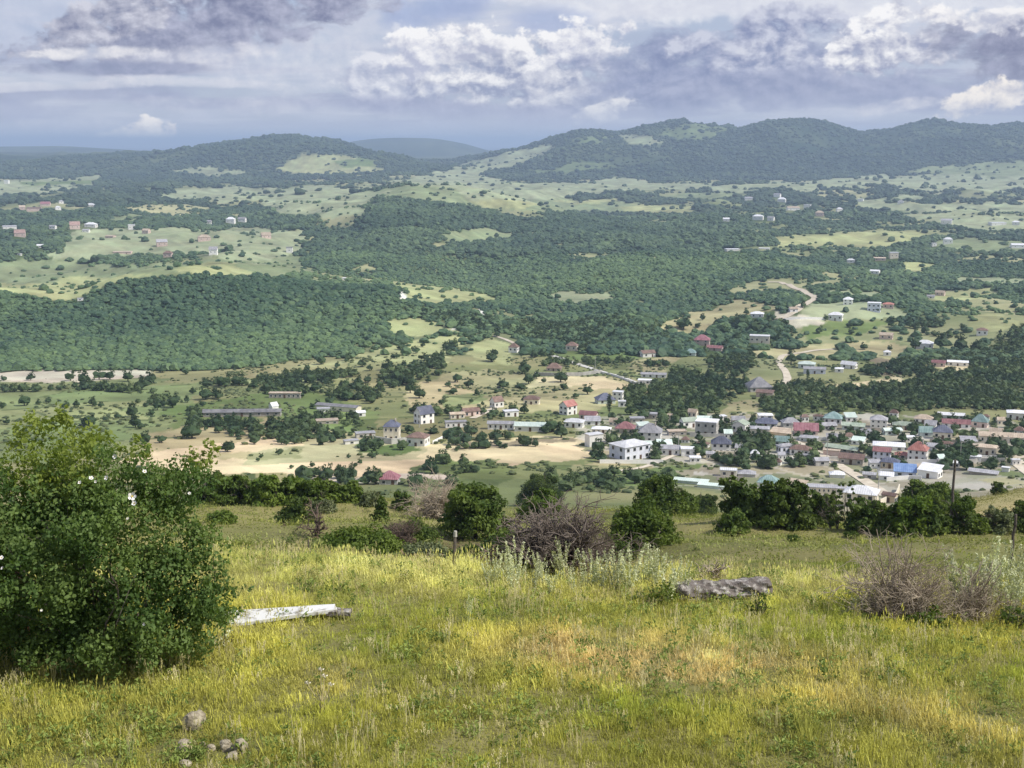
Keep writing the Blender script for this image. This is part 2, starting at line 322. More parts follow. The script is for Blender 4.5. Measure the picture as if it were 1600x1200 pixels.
# (colour, rmin, rmax, edge wobble in photo px, polygon in photo px)
FIELDS = [
 # valley floor
 (MEAD, 400, 900, 4, [(-700,592),(240,590),(330,600),(300,640),(250,690),(120,720),(-700,720)]),
 (GRN, 400, 900, 4, [(240,640),(480,610),(600,640),(580,690),(420,680),(280,690)]),
 (DRY, 400, 900, 4, [(290,668),(430,655),(600,690),(640,700),(420,690),(220,700)]),
 (STRAW, 400, 800, 3, [(190,720),(225,702),(330,692),(440,680),(560,684),(640,690),(700,690),(850,680),(930,688),(912,714),(800,730),(640,746),(520,740),(380,742),(240,736)]),
 (DRY, 400, 700, 4, [(330,712),(470,704),(480,712),(420,720),(330,722)]),
 (GRN, 400, 700, 3, [(560,694),(650,692),(655,706),(600,712),(555,708)]),
 (SOIL, 400, 800, 3, [(705,690),(880,684),(900,688),(760,700),(700,702)]),
 (GRN, 380, 600, 3, [(640,730),(760,712),(800,735),(760,760),(640,750)]),
 (BARE, 380, 560, 3, [(480,742),(700,742),(720,752),(560,752),(480,750)]),
 (DRY, 380, 600, 3, [(880,725),(1000,715),(1040,712),(1020,730),(940,740),(880,738)]),
 (GRN, 380, 600, 3, [(960,738),(1080,724),(1180,728),(1150,760),(960,765)]),
 (BARE, 600, 1000, 2, [(-700,583),(120,577),(235,573),(245,588),(120,596),(-700,602)]),
 (YEL, 600, 1000, 3, [(380,592),(500,570),(590,548),(680,525),(740,528),(700,560),(640,592),(600,578),(430,602),(385,606)]),
 (YEL, 600, 1100, 3, [(740,545),(780,530),(810,540),(790,570),(740,568)]),
 (DRY, 500, 1000, 4, [(640,598),(760,575),(840,590),(1000,590),(1010,606),(960,625),(900,648),(760,640),(640,640)]),
 (STRAW, 600, 1000, 3, [(836,588),(930,586),(1000,604),(985,612),(900,606),(838,604)]),
 (MEAD, 500, 900, 3, [(690,615),(760,615),(740,632),(690,636)]),
 (GRN, 600, 1200, 3, [(820,548),(980,545),(1000,560),(900,566),(830,560)]),
 # hillside on the right
 (DRY, 800, 1500, 3, [(1030,500),(1080,488),(1160,468),(1225,476),(1200,490),(1140,500),(1090,520),(1040,525)]),
 (PALE, 700, 1400, 3, [(1245,480),(1330,470),(1400,480),(1440,490),(1400,500),(1330,500),(1250,505)]),
 (BARE, 700, 1400, 2, [(1205,488),(1262,494),(1290,505),(1240,512),(1205,505)]),
 (GRN, 700, 1400, 3, [(1250,508),(1330,502),(1400,506),(1340,525),(1260,530)]),
 (DRY, 600, 1300, 3, [(1155,545),(1300,538),(1330,552),(1280,560),(1200,560),(1150,556)]),
 (YEL, 700, 1400, 2, [(1508,492),(1560,490),(1592,505),(1570,520),(1512,516)]),
 (DRY, 600, 1300, 3, [(1320,535),(1400,530),(1440,545),(1400,560),(1330,555)]),
 (SOIL, 600, 1300, 3, [(1370,558),(1430,562),(1420,580),(1380,590),(1360,578)]),
 (STRAW, 600, 1300, 2, [(1295,602),(1360,592),(1410,585),(1415,598),(1340,604),(1300,608)]),
 (STRAW, 600, 1200, 2, [(1455,572),(1500,566),(1560,572),(1550,580),(1480,580)]),
 (PALE, 600, 1200, 2, [(1550,560),(2300,566),(2300,576),(1560,570)]),
 (DRY, 500, 1000, 2, [(1125,630),(1170,626),(1186,632),(1180,642),(1128,644)]),
 (DRY, 600, 1200, 2, [(985,565),(1045,555),(1060,562),(1040,580),(990,585)]),
 (PALE, 900, 1700, 3, [(1280,455),(1380,452),(1375,462),(1290,462)]),
 (YEL, 900, 1900, 3, [(1410,408),(1450,402),(1470,415),(1440,430),(1415,425)]),
 (YEL, 900, 1900, 3, [(1455,455),(1545,448),(1560,462),(1500,470),(1460,468)]),
 (PALE, 900, 1900, 3, [(1490,432),(1600,436),(2300,445),(1500,446)]),
 # village ground
 ((.36,.32,.23), 360, 620, 6, [(900,660),(1040,648),(1300,648),(2300,655),(2300,790),(1400,800),(1180,775),(1050,760),(1120,715),(1000,722),(900,700)]),
 (GRN, 360, 640, 4, [(1150,690),(1215,690),(1230,722),(1300,722),(1250,735),(1130,735)]),
 (STRAW, 360, 600, 2, [(1215,730),(1260,724),(1300,726),(1330,745),(1290,752),(1225,742)]),
 (BARE, 360, 600, 2, [(1010,712),(1060,704),(1140,706),(1120,722),(1040,722)]),
 (BARE, 360, 600, 2, [(900,655),(935,660),(935,690),(905,690)]),
 (MEAD, 360, 600, 3, [(1390,740),(1520,725),(1600,735),(1600,755),(1450,765)]),
 (SOIL, 360, 600, 3, [(1440,735),(1500,722),(1520,745),(1450,758)]),
 # plateau on the left
 (SAGE, 900, 2400, 4, [(-700,418),(120,412),(240,408),(340,404),(470,400),(490,425),(430,436),(300,424),(225,428),(100,462),(-700,452)]),
 (PALE, 1300, 2800, 3, [(100,362),(240,356),(330,360),(470,366),(480,392),(330,400),(200,392),(110,398)]),
 (SAGE, 1000, 1800, 4, [(430,440),(520,436),(600,440),(600,446),(520,444)]),
 (SAGE, 2600, 6500, 3, [(560,300),(640,290),(700,298),(800,300),(900,312),(1000,318),(960,330),(840,330),(740,332),(690,320)]),
 (YEL, 900, 2000, 3, [(-700,452),(30,447),(130,436),(235,424),(190,440),(110,470),(40,462),(-700,466)]),
 (SAGE, 900, 2200, 4, [(-700,415),(100,408),(240,410),(120,436),(20,446),(-700,446)]),
 (YEL, 900, 2000, 3, [(270,420),(320,409),(360,412),(432,436),(380,436),(310,432)]),
 (PALE, 1000, 2600, 3, [(330,398),(430,388),(450,398),(420,412),(350,408)]),
 (PALE, 1200, 2600, 3, [(75,396),(150,388),(226,384),(228,398),(150,404),(90,406)]),
 (PALE, 1200, 3000, 3, [(230,360),(320,358),(370,352),(470,362),(440,388),(330,392),(270,380)]),
 (SAGE, 1800, 3500, 2, [(172,340),(200,334),(228,338),(222,350),(180,350)]),
 (PALE, 3000, 6500, 2, [(-700,292),(20,282),(158,275),(152,292),(100,300),(60,304),(-700,303)]),
 (GRN, 3000, 6500, 1, [(30,286),(145,282),(146,288),(40,291)]),
 (PALE, 2300, 6500, 3, [(210,306),(300,294),(400,290),(560,296),(600,300),(560,332),(520,340),(440,334),(400,318),(300,312),(260,310)]),
 (YEL, 900, 2000, 2, [(600,440),(660,446),(740,454),(780,466),(745,472),(690,478),(640,472),(625,455)]),
 (YEL, 800, 1600, 2, [(600,500),(640,495),(690,505),(720,520),(640,525),(600,520)]),
 (PALE, 2500, 7500, 4, [(560,296),(640,282),(690,265),(740,255),(800,240),(860,226),(850,240),(760,262),(740,275),(800,285),(840,310),(800,322),(740,322),(700,298),(640,290)]),
 (YEL, 2500, 6500, 2, [(735,318),(790,313),(838,318),(815,328),(755,328)]),
 (SAGE, 1500, 3600, 3, [(690,362),(760,358),(800,364),(780,374),(700,376)]),
 (PALE, 1000, 1800, 3, [(850,462),(900,452),(955,456),(960,468),(900,474),(860,472)]),
 (PALE, 2500, 6500, 3, [(800,287),(1000,280),(1120,284),(1200,284),(1350,276),(2300,270),(2300,296),(1500,300),(1370,294),(1220,298),(1060,300),(960,300),(880,310),(830,312)]),
 (YEL, 2500, 6500, 2, [(870,314),(960,308),(970,314),(900,318)]),
 (YEL, 2300, 6500, 2, [(955,322),(1010,320),(1080,324),(1112,332),(1060,335),(980,332)]),
 (SAGE, 2300, 6500, 2, [(1030,306),(1130,300),(1180,304),(1120,312),(1040,312)]),
 (PALE, 2300, 6500, 3, [(1330,312),(1480,300),(1500,306),(1380,318),(2300,318),(2300,332),(1500,334),(1370,330),(1335,322)]),
 (PALE, 1800, 6000, 3, [(1410,332),(1600,338),(2300,345),(2300,352),(1500,352),(1420,342)]),
 (YEL, 1500, 3500, 3, [(1205,372),(1330,360),(1440,358),(1450,370),(1390,390),(1300,396),(1240,388),(1205,385)]),
 (PALE, 1500, 3500, 3, [(1500,350),(2300,345),(2300,364),(1600,362),(1510,360)]),
 (SAGE, 1200, 3000, 3, [(1450,380),(1540,372),(2300,380),(2300,395),(1500,396)]),
 ((.75,.72,.66), 800, 2000, .6, [(623,453),(630,458),(640,471),(624,473)]), ((.75,.72,.66), 800, 2000, .6, [(752,482),(760,484),(764,494),(754,494)]),
 ((.66,.62,.52), 600, 1200, .6, [(700,512),(735,506),(738,510),(706,517)]),
 # the hills
 (YEL, 5000, 9000, 3, [(425,262),(470,240),(520,238),(562,244),(585,256),(600,268),(560,274),(500,272),(440,270)]),
 (GRN, 5000, 9000, 2, [(520,250),(570,245),(590,260),(540,262)]),
 (PALE, 5000, 9000, 3, [(250,270),(330,262),(400,268),(330,276)]),
 (PALE, 5000, 9000, 2, [(680,272),(740,250),(800,236),(865,221),(885,224),(850,244),(800,258),(750,272),(690,282)]),
 ((.16,.20,.09), 5000, 9000, 3, [(1040,196),(1085,188),(1135,198),(1120,214),(1060,216),(1020,208)]), ((.15,.19,.09), 5000, 9000, 3, [(880,212),(925,205),(955,212),(930,226),(890,226)]), ((.15,.19,.09), 5000, 9000, 3, [(820,262),(900,252),(960,262),(900,276)]),  # first patch: sunlight on the peak painted as a lighter green
 (PALE, 5000, 9000, 2, [(960,212),(1000,208),(1040,222),(1010,230),(975,224)]),
 (SAGE, 5000, 9000, 3, [(1400,268),(1480,256),(1600,250),(2300,246),(2300,272),(1500,276)]),
]
FOREST_LEFT = [(-900,470),(0,460),(60,466),(110,474),(170,450),(225,436),(300,428),(430,440),(520,443),(600,446),(622,462),(628,490),(600,505),(575,530),(520,552),(460,562),(400,574),(300,580),(200,578),(100,578),(-900,590)]
_qa, _qr = GA*36, np.log(GR)*16
WBX, WBY = fbm(_qa, _qr, 5, 31, .6), fbm(_qa, _qr, 5, 37, .6)
VAR30 = fbm(GX/30, GY/30, 3, 53)
_r2 = np.log(GR)*70; FNX, FNY = fbm(GA*170, _r2, 3, 57, .6), fbm(GA*170, _r2, 3, 59, .6)
STR = fbm((GX*.8+GY*.6)/9, (GY*.8-GX*.6)/60, 2, 58)
SCR = fbm(GX/140, GY/140, 4, 71)
def thin_w(px, py, r):
    right = ss(px, 1020, 1180)*ss(r, 700, 900); left = (1-ss(px, 330, 560))*ss(py, 462, 440)*ss(py, 338, 362)
    plateau = ss(py, 345, 322)*(ss(r, 2400, 2900))*ss(px, 540, 640)
    mid = ss(py, 455, 485)*ss(r, 820, 950)*.62
    up = (1-ss(py, 318, 345))*ss(r, 2300, 2800)*.55
    return np.maximum(np.maximum(np.maximum(right, left), plateau*.8), np.maximum(np.maximum(mid, up), np.maximum(.2, ss(fbm((px-800)/FOC*r/170, r/330, 4, 77), .05, .13)*ss(r, 1150, 1400))))
cover = np.zeros((nR, nA, 3), np.float32)
open_land = np.zeros((nR, nA), np.float32)
m1 = fbm(GX/22, GY/22, 4, 41); m2 = fbm(GX/90, GY/90, 4, 43); m3 = fbm(GX/420, GY/420, 5, 47)
def put(mask, c): cover[mask] = c
def lerp3(a, b, t): return np.array(a)*(1-t[..., None]) + np.array(b)*t[..., None]
cover[:] = lerp3((.055,.085,.03), (.085,.12,.045), np.clip(m3*2+.5+m2, 0, 1))
far = GR > 5200; put(far, 0); cover[far] = lerp3((.030,.056,.032), (.11,.14,.07), np.clip(m3[far]*2.6+.32+fbm(GX[far]/120, GY[far]/120, 3, 97)*1.1, 0, 1))
val = (GR > 250) & (GR < 900)
cover[val] = lerp3((.16,.19,.08), (.34,.31,.16), np.clip(m2[val]*2.6+.5, 0, 1))
near = GR <= 265
cover[near] = lerp3((.15,.16,.055), (.27,.245,.10), np.clip(m1[near]*2.6+.5+fbm(GX[near]/5, GY[near]/5, 3, 51)*1.2, 0, 1))
kn = in_poly(PXG, PYG, [(1440,800),(1480,786),(1540,768),(1640,740),(1900,720),(1900,830),(1440,830)]) & (GR > 120) & (GR < 260)
cover[kn] = lerp3((.34,.32,.14), (.48,.40,.2), np.clip(m1[kn]*2+.5, 0, 1))
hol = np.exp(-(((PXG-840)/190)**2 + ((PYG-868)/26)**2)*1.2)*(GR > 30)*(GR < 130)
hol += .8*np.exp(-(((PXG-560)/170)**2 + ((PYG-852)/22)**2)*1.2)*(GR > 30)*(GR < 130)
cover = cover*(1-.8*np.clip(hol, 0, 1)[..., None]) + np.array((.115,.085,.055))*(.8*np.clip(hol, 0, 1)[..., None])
tw_ = np.nan_to_num(thin_w(np.nan_to_num(PXG), np.nan_to_num(PYG), GR))*(GR > 700)*(GR < 5600)
op_ = (tw_*np.clip(.62-SCR*6+m2*1.2, 0, 1))[..., None]
cover = cover*(1-op_) + lerp3((.20,.23,.11), (.40,.39,.22), np.clip(m3*2+.5+VAR30, 0, 1))*op_
for c, r0, r1, wb, poly in FIELDS:
    rng_ok = (GR > r0) & (GR < r1); w = 0
    for q in range(3):
        a, b = PXG + WBX*wb*20 + FNX*(q-1)*9 + FNY*7, PYG + WBY*wb*6 + FNY*(q-1)*3.5 + FNX*2.5
        w = w + in_poly(a, b, poly)
    w = w*rng_ok/3.0
    mk = w > 0
    v = 1 + (m2[mk]*.55 + VAR30[mk]*.75 + STR[mk]*.5)
    tw = np.clip(.5+VAR30[mk]*1.6+m1[mk]*1.2, 0, 1)[:, None]*.45
    cc = (np.array(c)*(1-tw) + np.array(c)*np.array((.62,.80,.72))*tw)*v[:, None]
    cover[mk] = cover[mk]*(1-w[mk][:, None]) + cc*w[mk][:, None]
    if c != GRN or r1 < 1000: open_land[w > .5] = 1
# small plots: gardens, yards and bare earth between the houses; larger parcels in the valley
def parcels(x, y, sx, sy, rot, seed):
    c_, s_ = math.cos(rot), math.sin(rot); u, v = (x*c_+y*s_)/sx, (y*c_-x*s_)/sy
    u = u + fbm(x/40, y/40, 2, seed+5)*.9; v = v + .5*_h(np.floor(u), np.floor(u)*0, seed+2)
    return _h(np.floor(u), np.floor(v), seed), _h(np.floor(u), np.floor(v), seed+1), np.minimum(np.minimum(u % 1, 1-u % 1)*sx, np.minimum(v % 1, 1-v % 1)*sy)
VILP = [(900,655),(1040,645),(1300,645),(1660,650),(1660,760),(1480,770),(1400,800),(1180,775),(1050,760),(1120,722),(1000,730),(900,700)]
vm = in_poly(PXG+FNX*20, PYG+FNY*8, VILP) & (GR > 360) & (GR < 640)
h1, h2, ed = parcels(GX[vm], GY[vm], 15, 21, .35, 5)
pal = np.array([(.13,.16,.075), (.19,.21,.11), (.34,.33,.26), (.45,.43,.36), (.52,.50,.45), (.24,.21,.16), (.40,.36,.23), (.15,.18,.09)])
pc_ = pal[(h1*7.99).astype(int)]*(.8+.4*h2)[:, None]
pc_ = np.where((ed < .9)[:, None], np.array((.42,.39,.34)), pc_)
cover[vm] = cover[vm]*.3 + pc_*.7
vm = (GR > 420) & (GR < 860) & (PXG < 1000)
h1, h2, ed = parcels(GX[vm], GY[vm], 55, 80, .2, 25)
cover[vm] = cover[vm]*((.78+.44*h1)[:, None]*np.stack([.92+.16*h2, np.ones_like(h2), .92+.1*h2], 1)); cover[vm] = np.where(((ed < 1.6)&(h2 > .55)&(cover[vm][:, 0] < .38))[:, None], np.array((.10,.13,.05)), cover[vm])
fl = in_poly(PXG, PYG, FOREST_LEFT) & (GR > 780) & (GR < 1500)
open_land[fl] = 0; cover[fl] = (.04,.065,.025)
def cover_at(x, y, arr):
    a = np.arctan2(x, y); r = np.log(np.hypot(x, y))
    j = np.clip(np.searchsorted(AZC, a), 0, nA-1); i = np.clip(np.searchsorted(LR, r), 0, nR-1)
    return arr[i, j]

# ------------------------------------------------------------------ helpers for objects and materials
def mat(name):
    m = bpy.data.materials.new(name); m.use_nodes = True
    n = m.node_tree; Nd.T = n
    b = n.nodes['Principled BSDF']; b.inputs['Roughness'].default_value = .85
    b.inputs['Specular IOR Level'].default_value = .25
    return m, n, b
def link(n, a, b): n.links.new(a.s if isinstance(a, Nd) else a, b)
def pos():
    g = Nd.T.nodes.new('ShaderNodeNewGeometry'); return Nd(g.outputs['Position'])
def objc():
    g = Nd.T.nodes.new('ShaderNodeTexCoord'); return Nd(g.outputs['Object'])
def attr(name, typ='GEOMETRY'):
    a = Nd.T.nodes.new('ShaderNodeAttribute'); a.attribute_name = name; a.attribute_type = typ
    return Nd(a.outputs['Color'])
def orand():
    a = Nd.T.nodes.new('ShaderNodeObjectInfo'); return Nd(a.outputs['Random'])
def val_mul(c, f):
    n = Nd.T.nodes.new('ShaderNodeVectorMath'); n.operation = 'SCALE'
    Nd.T.links.new(c.s, n.inputs[0]); Nd.T.links.new(f.s, n.inputs['Scale']); return Nd(n.outputs[0])
def bump(n, b, h, strength, dist):
    bp = n.nodes.new('ShaderNodeBump'); bp.inputs['Strength'].default_value = strength; bp.inputs['Distance'].default_value = dist
    link(n, h, bp.inputs['Height']); n.links.new(bp.outputs[0], b.inputs['Normal'])
def mesh_np(name, verts, faces, mats=(), mi=None, smooth=False):
    me = bpy.data.meshes.new(name)
    verts = np.asarray(verts, np.float32)
    if isinstance(faces, np.ndarray):
        nv = faces.shape[1]; ft = len(faces)
        me.vertices.add(len(verts)); me.vertices.foreach_set('co', verts.ravel())
        me.loops.add(ft*nv); me.loops.foreach_set('vertex_index', faces.ravel().astype(np.int32))
        me.polygons.add(ft); me.polygons.foreach_set('loop_start', np.arange(0, ft*nv, nv, dtype=np.int32))
        me.polygons.foreach_set('loop_total', np.full(ft, nv, np.int32))
        me.update(calc_edges=True)
    else:
        me.from_pydata([tuple(v) for v in verts], [], faces)
    for m in mats: me.materials.append(m)
    if mi is not None: me.polygons.foreach_set('material_index', np.asarray(mi, np.int32))
    if smooth: me.polygons.foreach_set('use_smooth', np.ones(len(me.polygons), bool))
    me.update()
    return me
def new(name, data=None, parent=None, loc=None, rz=0, **props):
    o = bpy.data.objects.new(name, data); COL.objects.link(o)
    if parent is not None: o.parent = parent
    if loc is not None: o.location = tuple(float(v) for v in loc)
    if rz: o.rotation_euler = (0, 0, rz)
    for k, v in props.items(): o[k] = v
    return o

# ------------------------------------------------------------------ ground object
M_GROUND, n, b = mat('meadow and field ground')
P = pos(); cv = attr('cover')
n1 = noise(P, .9, 6, .65); n2 = noise(P, .035, 6, .62); n3 = noise(P, 6.0, 3, .6); n4 = noise(P, .18, 5, .6)
n5 = sstep(noise(P, .022, 4, .7), .32, .68)
f = .42 + n2*.45 + n1*.25 + n3*.15 + n4*.35 + n5*.26
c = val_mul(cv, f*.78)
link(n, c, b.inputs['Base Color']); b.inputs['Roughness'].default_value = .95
b.inputs['Specular IOR Level'].default_value = .1
bump(n, b, n1*.4 + n4*1.5, .6, .5)
idx = np.arange(nR*nA).reshape(nR, nA)
quads = np.stack([idx[:-1, :-1], idx[:-1, 1:], idx[1:, 1:], idx[1:, :-1]], -1).reshape(-1, 4)
gm = mesh_np('ground', np.stack([GX, GY, ZG], -1).reshape(-1, 3), quads, [M_GROUND], smooth=True)
at_ = gm.attributes.new('cover', 'FLOAT_COLOR', 'POINT')
at_.data.foreach_set('color', np.concatenate([cover.reshape(-1, 3), np.ones((nR*nA, 1), np.float32)], 1).astype(np.float32).ravel())
new('ground', gm, kind='structure', label='grassy hillside falling to a wide valley of fields and far wooded hills')

# ------------------------------------------------------------------ the air
HZ = 9.0e-5
hm = bpy.data.materials.new('haze'); hm.use_nodes = True; hn = hm.node_tree; hn.nodes.clear()
pv = hn.nodes.new('ShaderNodeVolumePrincipled'); ho = hn.nodes.new('ShaderNodeOutputMaterial')
pv.inputs['Color'].default_value = (.58, .75, 1.0, 1); pv.inputs['Density'].default_value = HZ
pv.inputs['Anisotropy'].default_value = .1
hn.links.new(pv.outputs[0], ho.inputs['Volume'])
zt = float(max(ZG.max(), 40))+12; zb = float(ZG.min())-1.5; L = 60000
hv = [(x, y, z) for x in (-L, L) for y in (-L, L) for z in (zb, zt)]
new('haze', mesh_np('haze', hv, np.array([(0,1,3,2),(4,6,7,5),(0,4,5,1),(2,3,7,6),(0,2,6,4),(1,5,7,3)]), [hm]), kind='stuff', label='thin bluish haze filling the valley air')
# ------------------------------------------------------------------ plant meshes
def ico(sub):
    bm = bmesh.new(); bmesh.ops.create_icosphere(bm, subdivisions=sub, radius=1)
    v = np.array([x.co[:] for x in bm.verts]); f = np.array([[q.index for q in p.verts] for p in bm.faces]); bm.free()
    return v, f
def n3(v, s, seed):
    return (vnoise(v[:, 0]*s+v[:, 2]*s*.7+9, v[:, 1]*s-v[:, 2]*s*.6+5, seed)+vnoise(v[:, 2]*s+v[:, 0]*s*.5+31, v[:, 1]*s+v[:, 0]*s*.4+7, seed+1)-1)
def lump(seed, sub=2, rough=.5, flat=.62):
    """a tree crown of leaf clumps seen from far: base on z = 0, about 1 wide"""
    v, f = ico(sub)
    d = 1 + rough*n3(v, 1.6, seed) + rough*.7*n3(v, 3.6, seed+5) + rough*.35*n3(v, 7, seed+9)
    v = v*d[:, None]*.5
    v[:, 2] *= np.where(v[:, 2] < 0, flat, .95)
    v[:, 2] -= v[:, 2].min()*.9
    return v, f
def leaves(centres, normals, size, rng, aspect=.55, jit=.6):
    """pointed leaves, two triangles folded along the middle"""
    N = len(centres)
    nrm = normals + rng.normal(0, jit, (N, 3)); nrm /= np.linalg.norm(nrm, axis=1)[:, None]+1e-9
    t = np.cross(nrm, rng.normal(0, 1, (N, 3))); t /= np.linalg.norm(t, axis=1)[:, None]+1e-9
    w = np.cross(nrm, t)
    sz = size*rng.uniform(.6, 1.35, N)[:, None]
    a = centres - t*sz*.5; c_ = centres + t*sz*.5; m_ = centres
    p = m_ + w*sz*aspect*.5 + nrm*sz*.12; q = m_ - w*sz*aspect*.5 + nrm*sz*.12
    V = np.stack([a, p, c_, q], 1).reshape(-1, 3)
    F = (np.arange(N)[:, None]*4 + np.array([[0, 1, 2, 3]]))
    return V, F
def tubes(paths, sides=4):
    """paths: list of (points Nx3, radii N); one mesh of tapered tubes"""
    V, F = [], []; o = 0
    for pts, rad in paths:
        pts = np.asarray(pts, float); n = len(pts)
        tg = np.gradient(pts, axis=0); tg /= np.linalg.norm(tg, axis=1)[:, None]+1e-9
        ref = np.array([.31, .77, .55]); u = np.cross(tg, ref); u /= np.linalg.norm(u, axis=1)[:, None]+1e-9
        w = np.cross(tg, u)
        for k in range(sides):
            a = 2*math.pi*k/sides
            V.append(pts + (u*math.cos(a)+w*math.sin(a))*np.asarray(rad)[:, None])
        base = o
        for i in range(n-1):
            for k in range(sides):
                k2 = (k+1) % sides
                F.append((base+k*n+i, base+k2*n+i, base+k2*n+i+1, base+k*n+i+1))
        o += n*sides
    return np.concatenate(V), np.array(F)
def lobes(rng, n, rx, rz, z0, spread=1.0):
    L = []
    for i in range(n):
        a = rng.uniform(0, 6.28); r = rx*spread*math.sqrt(rng.uniform(0, 1))*.72
        z = z0 + rz*rng.uniform(.12, .8)
        fall = 1 - .55*max(0, (z-z0)/rz-.35)
        L.append((r*math.cos(a)*fall, r*math.sin(a)*fall, z, rx*rng.uniform(.26, .46)))
    return L
def sub_lobes(L, n, rng, f=.42, out=.72):
    R = []
    for x, y, z, r in L:
        R.append((x, y, z, r*.72))
        d = rng.normal(0, 1, (n, 3)); d /= np.linalg.norm(d, axis=1)[:, None]
        for k in d:
            q = r*rng.uniform(f*.65, f*1.25); o = r*out*rng.uniform(.8, 1.25); R.append((x+k[0]*o, y+k[1]*o, z+k[2]*o*.85, q))
    return R
def lobe_leaves(L, per, size, rng, squash=.8, jit=.7, aspect=.6):
    C, Nn = [], []
    for x, y, z, r in L:
        k = max(8, int(per*r*r))
        d = rng.normal(0, 1, (k, 3)); d /= np.linalg.norm(d, axis=1)[:, None]
        rad = r*rng.uniform(.0, 1, k)**.35
        rad *= 1 + .35*n3(d*2, 2.0, int(rng.integers(1, 9999)))
        p = d*rad[:, None]*np.array([1, 1, squash]) + np.array([x, y, z])
        C.append(p); Nn.append(d)
    C = np.concatenate(C); Nn = np.concatenate(Nn)
    return leaves(C, Nn, size, rng, jit=jit, aspect=aspect)

def leaf_mat(name, ca, cb, trans=.35, tint=False, scale=.6, hue2=None):
    m, n, b = mat(name)
    P = objc()
    v = noise(P, scale, 3, .6)
    base = cmix(sstep(v, .35, .65), ca, cb)
    if tint:
        base = cmix(1.0, base, attr('tint', 'INSTANCER'), 'MULTIPLY')
    else:
        r = orand(); base = val_mul(base, .8 + r*.4)
    link(n, base, b.inputs['Base Color']); b.inputs['Roughness'].default_value = .6
    b.inputs['Specular IOR Level'].default_value = .2
    if trans:
        tr = n.nodes.new('ShaderNodeBsdfTranslucent'); mx = n.nodes.new('ShaderNodeMixShader'); mx.inputs[0].default_value = trans
        link(n, cmix(1.0, base, (1.15, 1.2, .6), 'MULTIPLY'), tr.inputs['Color'])
        out = n.nodes['Material Output']
        n.links.new(b.outputs[0], mx.inputs[1]); n.links.new(tr.outputs[0], mx.inputs[2]); n.links.new(mx.outputs[0], out.inputs['Surface'])
    return m
M_CROWN = leaf_mat('far crown leaves', (.80, .80, .80), (1.15, 1.15, 1.1), .0, True, 3.0)
M_LEAF = leaf_mat('tree leaves', (.032, .055, .018), (.06, .09, .025), .25)
M_BARK, n, b = mat('grey brown bark')
link(n, cmix(noise(objc(), 6, 4), (.06, .05, .04), (.16, .14, .115)), b.inputs['Base Color'])
M_MIDLEAF = leaf_mat('valley tree leaves', (.035, .066, .026), (.075, .115, .042), .2, False, .35)

